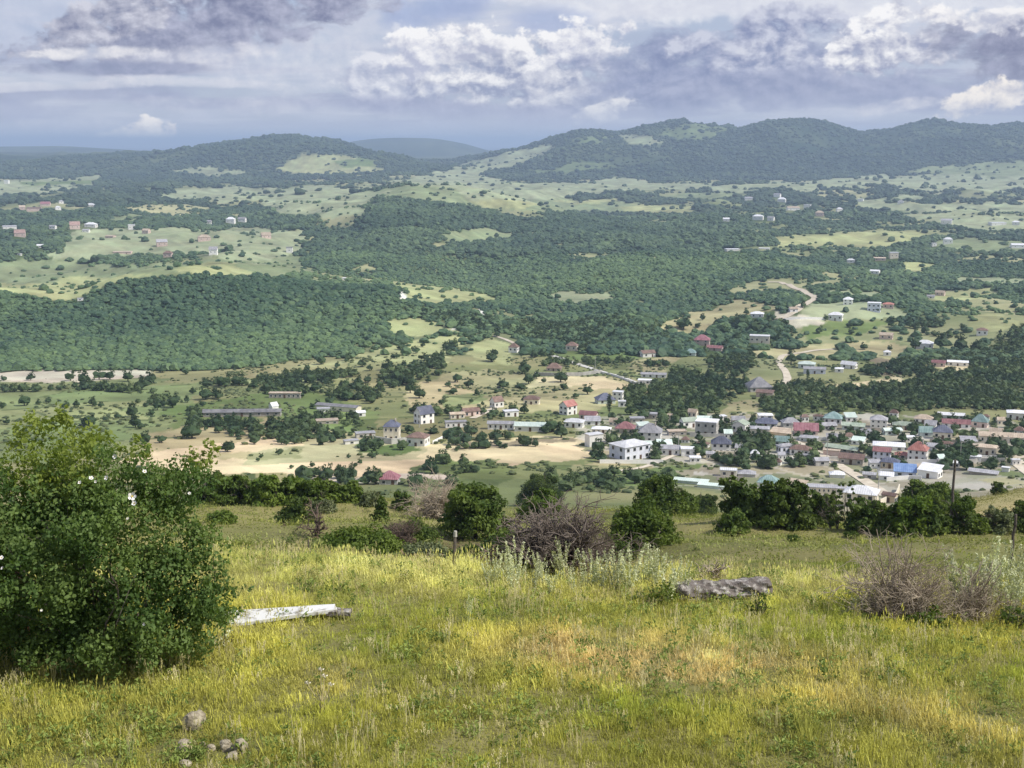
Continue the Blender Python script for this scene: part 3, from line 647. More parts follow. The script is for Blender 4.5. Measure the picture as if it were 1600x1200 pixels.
def scatter_gn(name, label, pts, scl, rot, tint, sources, src_mats, sxy=None):
    """one object of countless plants: loose points carry the plants, the plant shapes ride along in the same mesh"""
    N = len(pts); K = len(sources)
    V = [np.asarray(pts, np.float32)]; F = []; kind = [np.zeros(N, np.int32)]; o = N; mi = []
    for k, (v, f, mk) in enumerate(sources):
        V.append(v); F.append([tuple(int(i)+o for i in r) for r in f]); kind.append(np.full(len(v), k+1, np.int32)); o += len(v)
        mi.append(np.full(len(f), 0, np.int32) if np.isscalar(mk) is False and mk is None else np.asarray(mk) if not np.isscalar(mk) else np.full(len(f), mk, np.int32))
    me = bpy.data.meshes.new(name); V = np.concatenate(V).astype(np.float32)
    F = [r for f in F for r in f]
    me.from_pydata(V.tolist(), [], F)
    for m in src_mats: me.materials.append(m)
    me.polygons.foreach_set('material_index', np.concatenate(mi))
    def A(nm, typ, arr, key):
        a = me.attributes.new(nm, typ, 'POINT'); a.data.foreach_set(key, np.ascontiguousarray(arr).ravel())
    M = len(V)-N
    A('src', 'INT', np.concatenate(kind), 'value')
    A('pick', 'INT', np.concatenate([RNG.integers(0, K, N), np.zeros(M, int)]).astype(np.int32), 'value')
    s3 = np.ones((N+M, 3), np.float32); s3[:N] = np.asarray(scl).reshape(N, -1)
    A('scl', 'FLOAT_VECTOR', s3, 'vector')
    r3 = np.zeros((N+M, 3), np.float32); r3[:N] = rot
    A('rot', 'FLOAT_VECTOR', r3, 'vector')
    t4 = np.ones((N+M, 4), np.float32); t4[:N, :3] = tint
    A('tint', 'FLOAT_COLOR', t4, 'color')
    ob = new(name, me, kind='stuff', label=label)
    ng = bpy.data.node_groups.new(name, 'GeometryNodeTree')
    ng.interface.new_socket('Geometry', in_out='INPUT', socket_type='NodeSocketGeometry')
    ng.interface.new_socket('Geometry', in_out='OUTPUT', socket_type='NodeSocketGeometry')
    nn = ng.nodes; lk = ng.links
    gi = nn.new('NodeGroupInput'); go = nn.new('NodeGroupOutput'); join = nn.new('GeometryNodeJoinGeometry')
    def named(nm, typ):
        a = nn.new('GeometryNodeInputNamedAttribute'); a.data_type = typ; a.inputs['Name'].default_value = nm; return a.outputs['Attribute']
    def eq(sock, v):
        c = nn.new('FunctionNodeCompare'); c.data_type = 'INT'; c.operation = 'EQUAL'
        lk.new(sock, c.inputs[2]); c.inputs[3].default_value = v; return c.outputs[0]
    def sepg(sel):
        s = nn.new('GeometryNodeSeparateGeometry'); s.domain = 'POINT'
        lk.new(gi.outputs[0], s.inputs[0]); lk.new(sel, s.inputs[1]); return s.outputs[0]
    src = named('src', 'INT'); pick = named('pick', 'INT')
    pts_g = sepg(eq(src, 0))
    e2r = nn.new('FunctionNodeEulerToRotation'); lk.new(named('rot', 'FLOAT_VECTOR'), e2r.inputs[0])
    for k in range(K):
        ip = nn.new('GeometryNodeInstanceOnPoints')
        lk.new(pts_g, ip.inputs['Points']); lk.new(sepg(eq(src, k+1)), ip.inputs['Instance'])
        lk.new(eq(pick, k), ip.inputs['Selection']); lk.new(named('scl', 'FLOAT_VECTOR'), ip.inputs['Scale'])
        lk.new(e2r.outputs[0], ip.inputs['Rotation'])
        lk.new(ip.outputs[0], join.inputs[0])
    lk.new(join.outputs[0], go.inputs[0])
    md = ob.modifiers.new('scatter', 'NODES'); md.node_group = ng
    return ob

# ------------------------------------------------------------------ woods: far trees that nobody could count
def sample_wedge(r0, r1, step):
    n = int((r1*r1-r0*r0)*.5*math.radians(66)/(step*step))
    r = np.sqrt(RNG.uniform(r0*r0, r1*r1, n)); a = RNG.uniform(-math.radians(33), math.radians(33), n)
    return r*np.sin(a), r*np.cos(a)
def visible(x, y, tol=.012):
    a = np.arctan2(x, y); r = np.hypot(x, y)
    j = np.clip(np.searchsorted(AZC, a), 0, nA-1); i = np.clip(np.searchsorted(LR, np.log(r)), 0, nR-1)
    return slope[i, j] <= runmin[np.maximum(i-4, 0), j] + tol
LUMPS = [(*lump(100+i*13, 2, .55, .55), 0) for i in range(5)]
def wood(name, label, r0, r1, step, size, dens_fn, dark=(.045,.085,.045), lite=(.095,.150,.066), tol=.012):
    x, y = sample_wedge(r0, r1, step)
    k = visible(x, y, tol); x, y = x[k], y[k]
    z = height(x, y); px, py = to_pix(x, y, z)
    op = cover_at(x, y, open_land) > .5
    keep = dens_fn(x, y, px, py, op) > RNG.uniform(0, 1, len(x))
    for hx, hy, hw in ALLH+ROADPX: keep &= ~((np.abs(px-hx) < hw*.6+2) & (py > hy-5) & (py < hy+size*1.0*FOC/np.hypot(x, y)))
    x, y, z, px, py = x[keep], y[keep], z[keep], px[keep], py[keep]
    N = len(x)
    s = size*np.clip(np.exp(RNG.normal(0, .30, N)), .45, 2.0)*(1+.5*np.clip(fbm(x/60, y/60, 3, 65)*2, -.4, .6))
    sc = np.stack([s*1.1, s*1.1, s*RNG.uniform(.6, .95, N)], 1)
    t = np.clip(fbm(x/150, y/150, 4, 61)*2.4 + .42 + RNG.normal(0, .36, N), -.15, 1.5)[:, None]
    tint = np.array(dark)*(1-t) + np.array(lite)*t
    rot = np.zeros((N, 3)); rot[:, 2] = RNG.uniform(0, 6.28, N)
    print(name, N)
    return scatter_gn(name, label, np.stack([x, y, z-s*.05], 1), sc, rot, tint, LUMPS, [M_CROWN])
def d_left(x, y, px, py, op): return in_poly(px, py, FOREST_LEFT).astype(float)
def d_mid(x, y, px, py, op):
    d = np.where(op, .012, 1.0)
    scrub = fbm(x/140, y/140, 4, 71)
    thin = thin_w(px, py, np.hypot(x, y))
    d = np.where(op, d, (1-thin) + thin*np.clip(scrub*6+.42, .05, 1))
    return d*(~in_poly(px, py, FOREST_LEFT))*(np.hypot(x, y) > 900+60*scrub)
def d_far(x, y, px, py, op):
    scrub = fbm(x/300, y/300, 4, 73)
    return np.where(op, .01, np.clip(fbm(x/140, y/140, 4, 71)*6+.45, .06, 1))
# ------------------------------------------------------------------ lanes and roads, draped on the ground
def plain(name, c1, c2, sc=1.5, rough=.9, spec=.2, bmp=0):
    m, n, b = mat(name); P = objc()
    v = noise(P, sc, 5, .6); r = orand()
    link(n, val_mul(cmix(sstep(v, .3, .7), c1, c2), .88 + r*.24), b.inputs['Base Color'])
    b.inputs['Roughness'].default_value = rough; b.inputs['Specular IOR Level'].default_value = spec
    if bmp: bump(n, b, noise(P, sc*4, 4), .5, bmp)
    return m
M_LANE = plain('pale dusty lane', (.46,.40,.31), (.64,.58,.47), .25)
M_CONC = plain('worn concrete road', (.46,.45,.42), (.62,.60,.56), .3)
ROADPX = []
def road(name, label, pts, width, m, lift=.22):
    for (xa, ya), (xb, yb) in zip(pts[:-1], pts[1:]):
        for q in np.linspace(0, 1, max(2, int(math.hypot(xb-xa, yb-ya)/3))): ROADPX.append((xa+(xb-xa)*q, ya+(yb-ya)*q, 5))
    P = np.array([at(x, y) for x, y in pts])
    d = np.r_[0, np.cumsum(np.hypot(*np.diff(P[:, :2], axis=0).T))]
    q = np.linspace(0, d[-1], max(4, int(d[-1]/3)))
    X, Y = np.interp(q, d, P[:, 0]), np.interp(q, d, P[:, 1])
    k = np.ones(5)/5; X[2:-2] = np.convolve(X, k, 'valid'); Y[2:-2] = np.convolve(Y, k, 'valid')
    tx, ty = np.gradient(X), np.gradient(Y); L_ = np.hypot(tx, ty)+1e-9; nx, ny = -ty/L_, tx/L_
    w = width*(1+.12*fbm(q/9, q*0+3, 3, 5)*2)/2
    V = []
    for s in (-1, -.35, .35, 1):
        x, y = X+nx*w*s, Y+ny*w*s; V.append(np.stack([x, y, height(x, y)+lift+(.05 if abs(s) < .5 else 0)], 1))
    V = np.stack(V, 1).reshape(-1, 3); N = len(q); F = []
    for i in range(N-1):
        for s in range(3): F.append((i*4+s, i*4+s+1, i*4+s+5, i*4+s+4))
    new(name, mesh_np(name, V, np.array(F), [m], smooth=True), kind='structure', label=label)
road('dirt_road', 'pale dirt road bending up the hillside on the right', [(1204,501),(1228,496),(1248,483),(1262,473),(1274,466),(1262,459),(1248,452),(1234,446),(1221,441),(1200,441)], 6.5, M_LANE, .4)
road('lane', 'pale lane climbing between trees above the village', [(1222,604),(1231,592),(1228,582),(1216,566),(1222,556),(1262,549),(1302,546)], 4.5, M_LANE, .3)
road('concrete_road', 'grey concrete road running down past the farm walls', [(862,556),(880,561),(900,568),(930,578),(960,586),(985,595),(1003,603)], 4.2, M_CONC, .3)
road('village_street', 'pale straight village street between the houses', [(1234,687),(1262,700),(1290,715),(1315,730),(1345,747),(1368,762),(1385,775)], 4.6, M_LANE)
road('village_road', 'wide pale road leaving the village on the right edge', [(1440,737),(1500,719),(1550,715),(1580,716),(1596,727),(1625,748)], 6.5, M_LANE)
road('side_lane', 'pale lane joining the wide road at the right edge', [(1578,717),(1600,712),(1640,706)], 6, M_LANE)
road('farm_track', 'short pale farm track in a meadow clearing', [(772,525),(786,529),(800,535),(812,541)], 3.4, M_LANE, .3)
road('farm_lane', 'pale lane between two clusters of farm sheds', [(738,654),(752,648),(768,640),(784,633)], 3.6, M_LANE)
road('footpath', 'thin pale path running down to the big white house', [(960,737),(1005,731),(1030,722),(1052,711),(1100,708)], 2.4, M_LANE)

# ------------------------------------------------------------------ houses
WALLC = {'W': ((.72,.71,.68),(.84,.83,.80)), 'C': ((.64,.58,.46),(.78,.72,.60)), 'G': ((.36,.35,.33),(.50,.49,.46)), 'P': ((.52,.40,.35),(.66,.53,.47)),
         'B': ((.56,.58,.66),(.70,.72,.80)), 'T': ((.42,.34,.24),(.56,.47,.35)), 'R': ((.30,.10,.09),(.42,.16,.14)), 'S': ((.30,.27,.24),(.44,.40,.35)), 'M': ((.50,.58,.54),(.64,.70,.66))}
ROOFC = {'ash': ((.15,.15,.165),(.24,.24,.25)), 'oldred': ((.27,.17,.15),(.38,.27,.24)), 'slate': ((.075,.085,.125),(.13,.14,.19)), 'grey': ((.26,.26,.28),(.38,.38,.40)), 'white': ((.58,.59,.62),(.74,.75,.77)), 'maroon': ((.16,.075,.08),(.26,.13,.13)),
         'red': ((.30,.12,.10),(.42,.20,.17)), 'pink': ((.24,.10,.12),(.34,.17,.19)), 'teal': ((.16,.25,.24),(.27,.37,.36)), 'brown': ((.14,.09,.075),(.22,.15,.12)),
         'tan': ((.36,.29,.22),(.50,.42,.33)), 'blue': ((.16,.26,.50),(.26,.38,.62)), 'green': ((.26,.32,.25),(.38,.43,.35)), 'mint': ((.50,.60,.55),(.64,.72,.67))}
M_WALL = {k: plain('plaster wall '+k.lower(), *c, .5, .9, .2) for k, c in WALLC.items()}
def roof_mat(name, c1, c2):
    m, n, b = mat(name); P = objc(); v = noise(P, .45, 5, .65); st = noise(P, 2.6, 4, .6); r = orand()
    c = cmix(sstep(v, .35, .65), c1, c2); c = cmix(sstep(st, .58, .72)*.55, c, (.19, .15, .12))
    link(n, val_mul(c, .82 + r*.36), b.inputs['Base Color']); b.inputs['Roughness'].default_value = .6
    sx = n.nodes.new('ShaderNodeSeparateXYZ'); n.links.new(P.s, sx.inputs[0])
    bump(n, b, Nd.m('SINE', Nd(sx.outputs[0])*9.0), .5, .05); return m
M_ROOF = {k: roof_mat(k+' roof sheet', *c) for k, c in ROOFC.items()}
M_PANE, n, b = mat('dark window glass'); b.inputs['Base Color'].default_value = (.02, .025, .03, 1); b.inputs['Roughness'].default_value = .12; b.inputs['Specular IOR Level'].default_value = .5
M_FRAME = plain('white window frame', (.6,.6,.58), (.7,.7,.68), 3)
M_DOOR = plain('dark brown door', (.08,.05,.035), (.14,.09,.06), 3)
def box_np(x0, x1, y0, y1, z0, z1):
    v = np.array([(x, y, z) for x in (x0, x1) for y in (y0, y1) for z in (z0, z1)])
    f = np.array([(0,1,3,2),(4,6,7,5),(0,4,5,1),(2,3,7,6),(0,2,6,4),(1,5,7,3)])
    return v, f
def joinm(parts):
    V, F, M = [], [], []; o = 0
    for (v, f), mi in parts:
        V.append(v); F += [tuple(int(i)+o for i in r) for r in f]; M += [mi]*len(f); o += len(v)
    return np.concatenate(V), F, M
def window_mesh(w, h):
    t = .10
    P = [(box_np(-w/2, w/2, -.01, .05, -h/2, h/2), 1)]
    P += [(box_np(-w/2-t, -w/2, -.06, .06, -h/2-t, h/2+t), 0), (box_np(w/2, w/2+t, -.06, .06, -h/2-t, h/2+t), 0),
          (box_np(-w/2, w/2, -.06, .06, h/2, h/2+t), 0), (box_np(-w/2, w/2, -.09, .06, -h/2-t, -h/2), 0)]
    v, f, m = joinm(P); return mesh_np('window', v, f, [M_FRAME, M_PANE], m)
WIN = {}
def win(w, h):
    k = (round(w*4)/4, round(h*4)/4)
    if k not in WIN: WIN[k] = window_mesh(*k)
    return WIN[k]
DOORM = mesh_np('door', *joinm([(box_np(-.5, .5, -.06, .05, 0, 2.1), 0)])[:2], [M_DOOR])
HOUSES = []; ALLH = []
def hip(w, d, h, ov, z, gable=False, shed=False, thick=.14):
    W_, D_ = w/2+ov, d/2+ov
    if shed:
        v = [(-W_,-D_,z),(W_,-D_,z),(W_,D_,z+h),(-W_,D_,z+h)]; f = [(0,1,2,3)]
    elif gable:
        e = h*ov/(d/2)
        v = [(-W_,-D_,z-e),(W_,-D_,z-e),(W_,0,z+h),(-W_,0,z+h),(W_,D_,z-e),(-W_,D_,z-e)]; f = [(0,1,2,3),(3,2,4,5)]
    else:
        e = h*ov/(min(w, d)/2)
        if w >= d: r = (w-d)/2+.05; rid = [(-r,0,z+h),(r,0,z+h)]
        else: r = (d-w)/2+.05; rid = [(0,-r,z+h),(0,r,z+h)]
        v = [(-W_,-D_,z-e),(W_,-D_,z-e),(W_,D_,z-e),(-W_,D_,z-e)] + rid
        f = [(0,1,5,4),(1,2,5),(2,3,4,5),(3,0,4)] if w >= d else [(0,1,4),(1,2,5,4),(2,3,5),(3,0,4,5)]
    v = np.array(v, float); n = len(v)
    v2 = v.copy(); v2[:, 2] += thick
    F = [tuple(i+n for i in r) for r in f] + [tuple(reversed(r)) for r in f]
    ed = {}
    for r in f:
        for a, b_ in zip(r, r[1:]+r[:1]): ed[(a, b_)] = 1
    F += [(a, b_, b_+n, a+n) for (a, b_) in ed if (b_, a) not in ed]
    return np.concatenate([v, v2]), F
def house(x, y, wpx, wallpx, roofpx, kind, wc, rc, yaw, label, short=None, deep=.8, floors=1, nwin=3, name='house', cat='house', group=None, chimney=0, side=2, sink=1.5):
    p = at(x, y); s = mpp(p)
    a = abs(math.radians(yaw)); w = wpx*s/(math.cos(a)+deep*math.sin(a)); d = w*deep
    hw, hr = wallpx*s, max(.25, roofpx*s*.85)
    if kind in ('hip', 'gable'): hr = max(.6, min(roofpx*s - d*.16, .55*d))
    face = math.atan2(-p[0], p[1])                       # turn its front towards the valley's open side
    t = new(name, None, loc=p + np.array([0, d*.4, 0]), rz=math.radians(yaw)+face*.5, label=label, category=cat)
    if group: t['group'] = group
    zz = t.location; zz.z = float(min(height(zz.x+i*w*.4, zz.y+j*d*.4) for i in (-1, 1) for j in (-1, 1)))+.1
    P = [(box_np(-w/2, w/2, -d/2, d/2, -sink, hw), 0)]
    if kind == 'gable':
        v = np.array([(sx*w/2, yy, zz_) for sx in (-1, 1) for yy, zz_ in ((-d/2, hw), (d/2, hw), (0, hw+hr-.05))])
        P.append(((v, [(0,1,2),(5,4,3),(0,2,5,3),(1,4,5,2)]), 0))
    v, f, m_ = joinm(P)
    new('wall', mesh_np('wall', v, f, [M_WALL[wc]], m_), t)
    if kind == 'flat':
        v, f = box_np(-w/2-.25, w/2+.25, -d/2-.25, d/2+.25, hw+.002, hw+.002+max(.25, hr*.35))
    else:
        v, f = hip(w, d, hr, min(.45, w*.05), hw+.004, kind == 'gable', kind == 'shed')
    ro = new('roof', mesh_np('roof', v, [tuple(map(int, r)) for r in f], [M_ROOF[rc]]), t)
    if chimney:
        v, f = box_np(w*.2, w*.2+.6, -d*.12, -d*.12+.6, hw+hr*.4, hw+hr+.7); new('chimney', mesh_np('chimney', v, f, [M_WALL['S']]), ro)
    fh = hw/floors
    if fh > 1.5 and nwin:
        ww, wh = min(1.15, w/nwin*.36), min(1.25, fh*.42)
        me = win(max(.5, ww), max(.5, wh))
        for fl in range(floors):
            for i in range(nwin):
                xx = (i+.5)/nwin*w - w/2
                if fl == 0 and i == nwin//2 and wpx > 22 and fh > 2.2:
                    new('door', DOORM, t, (xx, -d/2-.03, 0)); continue
                new('window', me, t, (xx, -d/2-.03, fh*(fl+.55)))
            sg = 1 if yaw <= 0 else -1
            for i in range(side):
                new('window', me, t, (sg*(w/2+.03), (i+.5)/side*d-d/2, fh*(fl+.55)), math.pi/2*sg)
    ALLH.append((x, y, wpx))
    if short: HOUSES.append((short, x, y-wallpx*.5, wpx))
    return t
H = house
# lower left farms
H(445,622,50,8,3,'flat','S','tan',-6,'long pale open-fronted shed standing alone in scrub on the valley floor','the long pale open-fronted shed',.22,1,7,'farm_shed','shed')
H(378,651,120,8,5,'gable','S','ash',-3,'very long low grey barn among trees left of the farms','the very long grey barn',.085,1,9,'barn','barn')
H(427,640,15,6,7,'gable','W','white',40,'small white gabled hut behind the very long grey barn',None,.8,1,0,'hut','hut')
H(528,642,72,9,5,'gable','C','ash',-24,'long grey-roofed barn with a bright cream end wall','the barn with the bright cream end wall',.26,1,0,'barn','barn')
H(505,644,20,6,3,'flat','W','grey',5,'low white shed left of the barn with the cream end',None,.6,1,2,'shed','shed')
H(562,651,18,7,4,'gable','W','white',15,'small white shed just below the cream-ended barn',None,.7,1,1,'shed','shed')
H(510,662,36,6,1,'flat','S','tan',10,'roofless stone ruin with a dark opening below the barns','the roofless stone ruin',.5,1,3,'ruin','ruin')
H(612,688,26,24,12,'hip','C','slate',-6,'tall narrow cream house with a steep slate blue roof','the tall cream house with slate roof',.9,2,3,chimney=1)
H(662,662,32,18,13,'gable','W','slate',38,'white two storey house with steep dark gables on the slope','the white house with steep dark gables',.75,2,2)
H(653,697,36,16,10,'hip','W','brown',-18,'square white house with a low brown hipped roof by the straw field','the white house with brown hipped roof',.85,1,3)
H(570,684,32,8,3,'flat','G','grey',12,'low grey outbuildings left of the tall cream house',None,.5,1,2,'shed','shed')
H(548,694,24,6,2,'flat','W','grey',20,'low whitewashed pen at the edge of the straw field',None,.5,1,1,'shed','shed')
H(608,757,32,12,14,'hip','G','pink',-8,'small house with a bright crimson pyramid roof beside a dark poplar','the small crimson-roofed house',.9,1,2)
# middle farms
H(803,551,17,9,7,'hip','W','brown',-20,'small white house with brown roof half hidden by trees up the valley','the half hidden white house up the valley',.8,1,2)
H(894,548,20,9,7,'hip','C','brown',-14,'cream cottage with brown roof in the upper meadow','the cream cottage in the upper meadow',.8,1,2)
H(866,580,24,6,9,'hip','P','brown',-10,'wide brown hipped roof farmhouse beside the concrete road','the brown-roofed farmhouse by the concrete road',.7,1,3)
H(776,637,22,11,9,'gable','W','brown',35,'pinkish white gabled house above the sheds in the farm hamlet','the pinkish white gabled house',.8,1,2)
H(831,632,26,10,7,'hip','C','brown',-8,'low cream house with a wide brown roof in the dry meadow','the low cream house in the dry meadow',.7,1,3)
H(798,651,25,9,3,'flat','W','white',18,'small flat white building with one dark opening below the pinkish house',None,.6,1,2)
H(735,650,30,9,6,'gable','P','brown',25,'long brownish roofed house in the left of the farm hamlet','the brownish house of the farm hamlet',.5,1,3)
H(714,654,24,8,4,'gable','C','tan',12,'pale cream shed with small dark windows at the hamlet edge',None,.5,1,3,'shed','shed')
H(712,668,34,9,4,'flat','W','grey',8,'low white outbuilding row below the farm hamlet',None,.35,1,4,'shed','shed')
H(783,671,42,10,5,'gable','W','grey',-5,'left half of the long white farm building with grey roof','the long white farm building',.35,1,5,'farm_building','barn')
H(829,674,50,9,4,'shed','W','mint',-5,'right half of the long white farm building with dark doorway',None,.3,1,3,'farm_building','barn')
H(888,648,28,15,10,'gable','W','red',45,'white gabled house with red roof standing above the maroon roofs','the white house with red gable roof',.8,2,2)
H(920,656,30,9,7,'gable','P','maroon',-18,'low maroon roofed house right of the red gabled house','the low maroon-roofed house',.6,1,3)
H(898,668,32,10,7,'hip','W','white',-12,'white house with pale metal hipped roof in front of the maroon roof',None,.7,1,3)
H(940,678,30,9,5,'hip','C','white',-8,'long low cream house with white roof beside the pale yard','the long low cream house',.5,1,4)
H(978,677,32,10,12,'hip','S','maroon',-10,'dark house with a purple maroon hipped roof behind the big white house','the purple maroon hipped roof',.85,1,3)
H(1017,688,38,16,16,'hip','W','grey',-8,'large white house with a grey tent roof right of the maroon one','the large house with grey tent roof',.85,2,3,chimney=1)
H(946,631,32,8,12,'hip','M','slate',12,'pale green house with dark blue roof behind a slim poplar','the dark blue roof behind the poplar',.8,1,2)
H(966,626,18,14,3,'flat','W','white',-15,'narrow white block behind the slim poplar',None,.8,2,2)
H(972,636,11,9,3,'flat','W','white',0,'tiny white tower at the edge of the grove',None,.9,1,1,'hut','hut')
H(985,717,64,24,12,'hip','B','white',38,'big two storey white house with pale metal roof seen corner on','the big white corner-on house',.75,2,4)
H(928,698,28,20,4,'flat','W','white',30,'tall blank white building on the pale yard',None,.6,1,0,'storehouse','storehouse')
# village, middle
H(1076,668,27,11,7,'gable','W','green',20,'small white house with mossy green gable left of the square grey house','the small white house with mossy roof',.7,1,2)
H(1106,680,38,22,5,'flat','G','white',-14,'square grey two storey house with a white roof edge','the square grey two storey house',.8,2,3)
H(1058,680,30,7,3,'flat','S','tan',10,'rough stone sheds below the small white mossy house',None,.5,1,2,'shed','shed')
H(1048,711,30,10,4,'shed','W','grey',-6,'low white sheds with grey sheet roof beside the big white house',None,.5,1,3,'shed','shed')
H(1075,713,20,12,4,'flat','W','white',0,'white garage block with one dark arched doorway',None,.8,1,1,'garage','garage')
H(1128,708,31,17,13,'hip','W','slate',-4,'white two storey house with four dark windows and blue slate roof','the white house with blue slate roof',.8,2,3)
H(1160,706,22,6,5,'shed','W','grey',-10,'grey lean-to right of the blue slate roofed white house',None,.5,1,1,'shed','shed')
H(1158,675,30,13,9,'gable','W','green',65,'white gable ended house with one reddish round window','the white house with gable end',1.1,1,2)
H(1188,683,31,14,4,'hip','C','grey',-6,'cream house front with three small dark windows','the cream house with three windows',.7,1,3)
H(1199,668,36,8,10,'hip','W','slate',-10,'broad slate grey hipped roof behind the cream house front','the broad slate roof',.7,1,3)
H(1222,682,34,7,5,'shed','T','tan',-22,'flat tan roofed annex right of the cream house front',None,.6,1,0,'annex','house')
H(1236,668,28,9,9,'hip','G','grey',8,'grey roofed low house left of the pink roof',None,.7,1,2)
H(1261,679,37,9,13,'gable','P','pink',-3,'house with a wide raspberry pink gabled roof','the raspberry pink roof',.7,1,3)
H(1265,690,30,7,5,'hip','M','grey',-15,'pale grey low house in front of the raspberry pink roof',None,.6,1,3)
H(1304,662,31,10,12,'hip','W','teal',-12,'white house with a bright teal pyramid roof below the grove','the white house with teal pyramid roof',.9,1,3)
H(1295,672,26,8,6,'gable','G','grey',18,'grey shed roofed house just below the teal pyramid roof',None,.6,1,2)
H(1335,672,36,8,6,'gable','M','green',-14,'long mossy grey house right of the teal pyramid roof',None,.45,1,3)
H(1222,697,25,9,9,'gable','M','teal',-10,'small teal roofed house among garden trees','the small teal roof among garden trees',.7,1,2)
H(1228,708,28,12,5,'hip','B','grey',25,'lilac white house with grey roof beside the street',None,.6,1,2)
H(1252,712,34,11,8,'hip','W','brown',-16,'white house with a flat brown roof on the village street','the brown-roofed house on the street',.6,1,3)
H(1284,728,24,9,6,'gable','G','grey',12,'small grey roofed shed at the street edge',None,.7,1,1,'shed','shed')
H(1318,706,52,6,6,'gable','S','green',-28,'long low mossy roofed barn right of the street','the long mossy barn right of the street',.3,1,4,'barn','barn')
H(1332,726,40,10,5,'shed','S','brown',-14,'dark ruinous shed with black openings right of the street',None,.5,1,3,'shed','shed')
H(1300,712,26,8,2,'flat','P','tan',-12,'pinkish brick yard wall block on the street',None,.4,1,0,'shed','shed')
# village, near row behind the hedge trees
H(1078,756,60,7,3,'flat','M','mint',-14,'long pale mint greenhouse left of the concrete frame','the long pale mint greenhouse',.3,1,0,'greenhouse','greenhouse')
H(1120,764,58,7,3,'flat','M','mint',-14,'second pale mint greenhouse nearer the hedge trees',None,.3,1,0,'greenhouse','greenhouse')
H(1139,745,26,11,2,'flat','C','white',-6,'unfinished pale block with two black square openings','the pale block with two black openings',.6,1,2)
H(1168,745,28,6,7,'hip','G','grey',-5,'low grey tent roof beside the pale unfinished block',None,.7,1,2)
H(1203,762,36,11,13,'hip','W','teal',-14,'house with a blue teal tent roof just behind the hedge trees','the blue teal roof behind the hedge',.8,1,3)
H(1245,770,36,15,5,'shed','W','tan',-30,'pale slab roofed storehouse right of the blue teal roof',None,.7,1,0,'storehouse','storehouse')
H(1292,776,56,17,2,'flat','C','grey',-4,'long unfinished cream block with a row of black openings','the long unfinished cream block',.35,2,8,'unfinished_house','house')
H(1349,793,56,28,14,'hip','C','white',-16,'biggest near house, cream walls under a white hipped roof','the biggest near house with white hipped roof',.75,2,3)
H(1392,785,26,14,5,'gable','T','brown',-30,'brown roofed shed leaning on the big near house right side',None,.7,1,1,'shed','shed')
# village, right
H(1375,669,28,14,9,'hip','W','grey',-10,'white two storey house with grey roof below the grove, left of centre row','the white house below the grove',.8,2,3)
H(1413,672,32,9,7,'hip','C','green',-6,'cream house with greenish roof in the back row',None,.6,1,4)
H(1445,662,30,9,8,'hip','W','tan',-14,'white back row house with pale tan roof',None,.7,1,3)
H(1395,680,30,9,5,'gable','M','mint',14,'pale mint shed in front of the greenish roof',None,.6,1,2,'shed','shed')
H(1448,682,20,8,10,'gable','M','teal',0,'small steep teal roof left of the slate roofed cream house','the small steep teal roof',.8,1,1)
H(1475,686,30,13,12,'hip','C','slate',-6,'cream house with a dark slate roof in the back row','the cream house with dark slate roof',.75,1,3)
H(1496,668,42,8,8,'gable','W','maroon',-4,'long maroon roofed house in the back row','the long maroon roof',.5,1,4)
H(1488,654,40,6,5,'gable','M','white',-6,'long pale blue roof behind the maroon roof',None,.4,1,4)
H(1534,668,28,11,13,'hip','P','teal',-18,'pink walled house with a pale teal pyramid roof','the pink house with teal pyramid roof',.85,1,2)
H(1592,656,32,12,6,'hip','W','white',-8,'white house with pale roof at the right edge by dark trees','the white house at the right edge',.7,1,3)
H(1572,692,76,12,8,'gable','C','tan',-3,'long cream building with a tan roof and many windows, right edge','the long tan-roofed building',.3,1,9,'long_building','building')
H(1392,703,50,8,8,'hip','W','white',-8,'wide white hipped roof behind the maroon and white house','the wide white roof',.6,1,3)
H(1380,721,30,17,8,'gable','B','maroon',-12,'lilac white two storey house with maroon roof','the lilac house with maroon roof',.8,2,3)
H(1437,720,34,19,15,'hip','W','red',-18,'white two storey house with a bright red hipped roof','the white house with bright red roof',.9,2,3,chimney=1)
H(1412,716,24,6,6,'hip','P','red',-6,'low red roofed wing left of the bright red roof',None,.7,1,1,'annex','house')
H(1393,733,30,12,8,'hip','T','slate',-14,'tan house with a dark grey roof in front of the lilac house','the tan house with dark grey roof',.7,1,3)
H(1416,744,34,8,10,'shed','B','blue',-6,'white building with a bright blue sheet roof','the bright blue roof',.6,1,2)
H(1386,750,24,7,4,'shed','W','white',-10,'low white sheet roofed shed left of the bright blue roof',None,.6,1,1,'shed','shed')
H(1456,747,38,13,8,'shed','W','white',-28,'white barn with grey metal roof and a dark round opening','the white metal-roofed barn',.7,1,1,'barn','barn')
H(1541,711,38,14,6,'hip','C','tan',-14,'cream house with arched front above the pale road','the cream house above the pale road',.6,1,4)
H(1524,722,20,9,2,'flat','W','white',-6,'small white annex at the corner of the pale road',None,.7,1,1,'annex','house')
H(1360,748,22,7,4,'gable','G','grey',-12,'small grey hut between street and big near house',None,.7,1,1,'hut','hut')
H(1540,742,46,6,5,'gable','S','grey',-20,'low dark grey barn below the pale road',None,.45,1,2,'barn','barn')
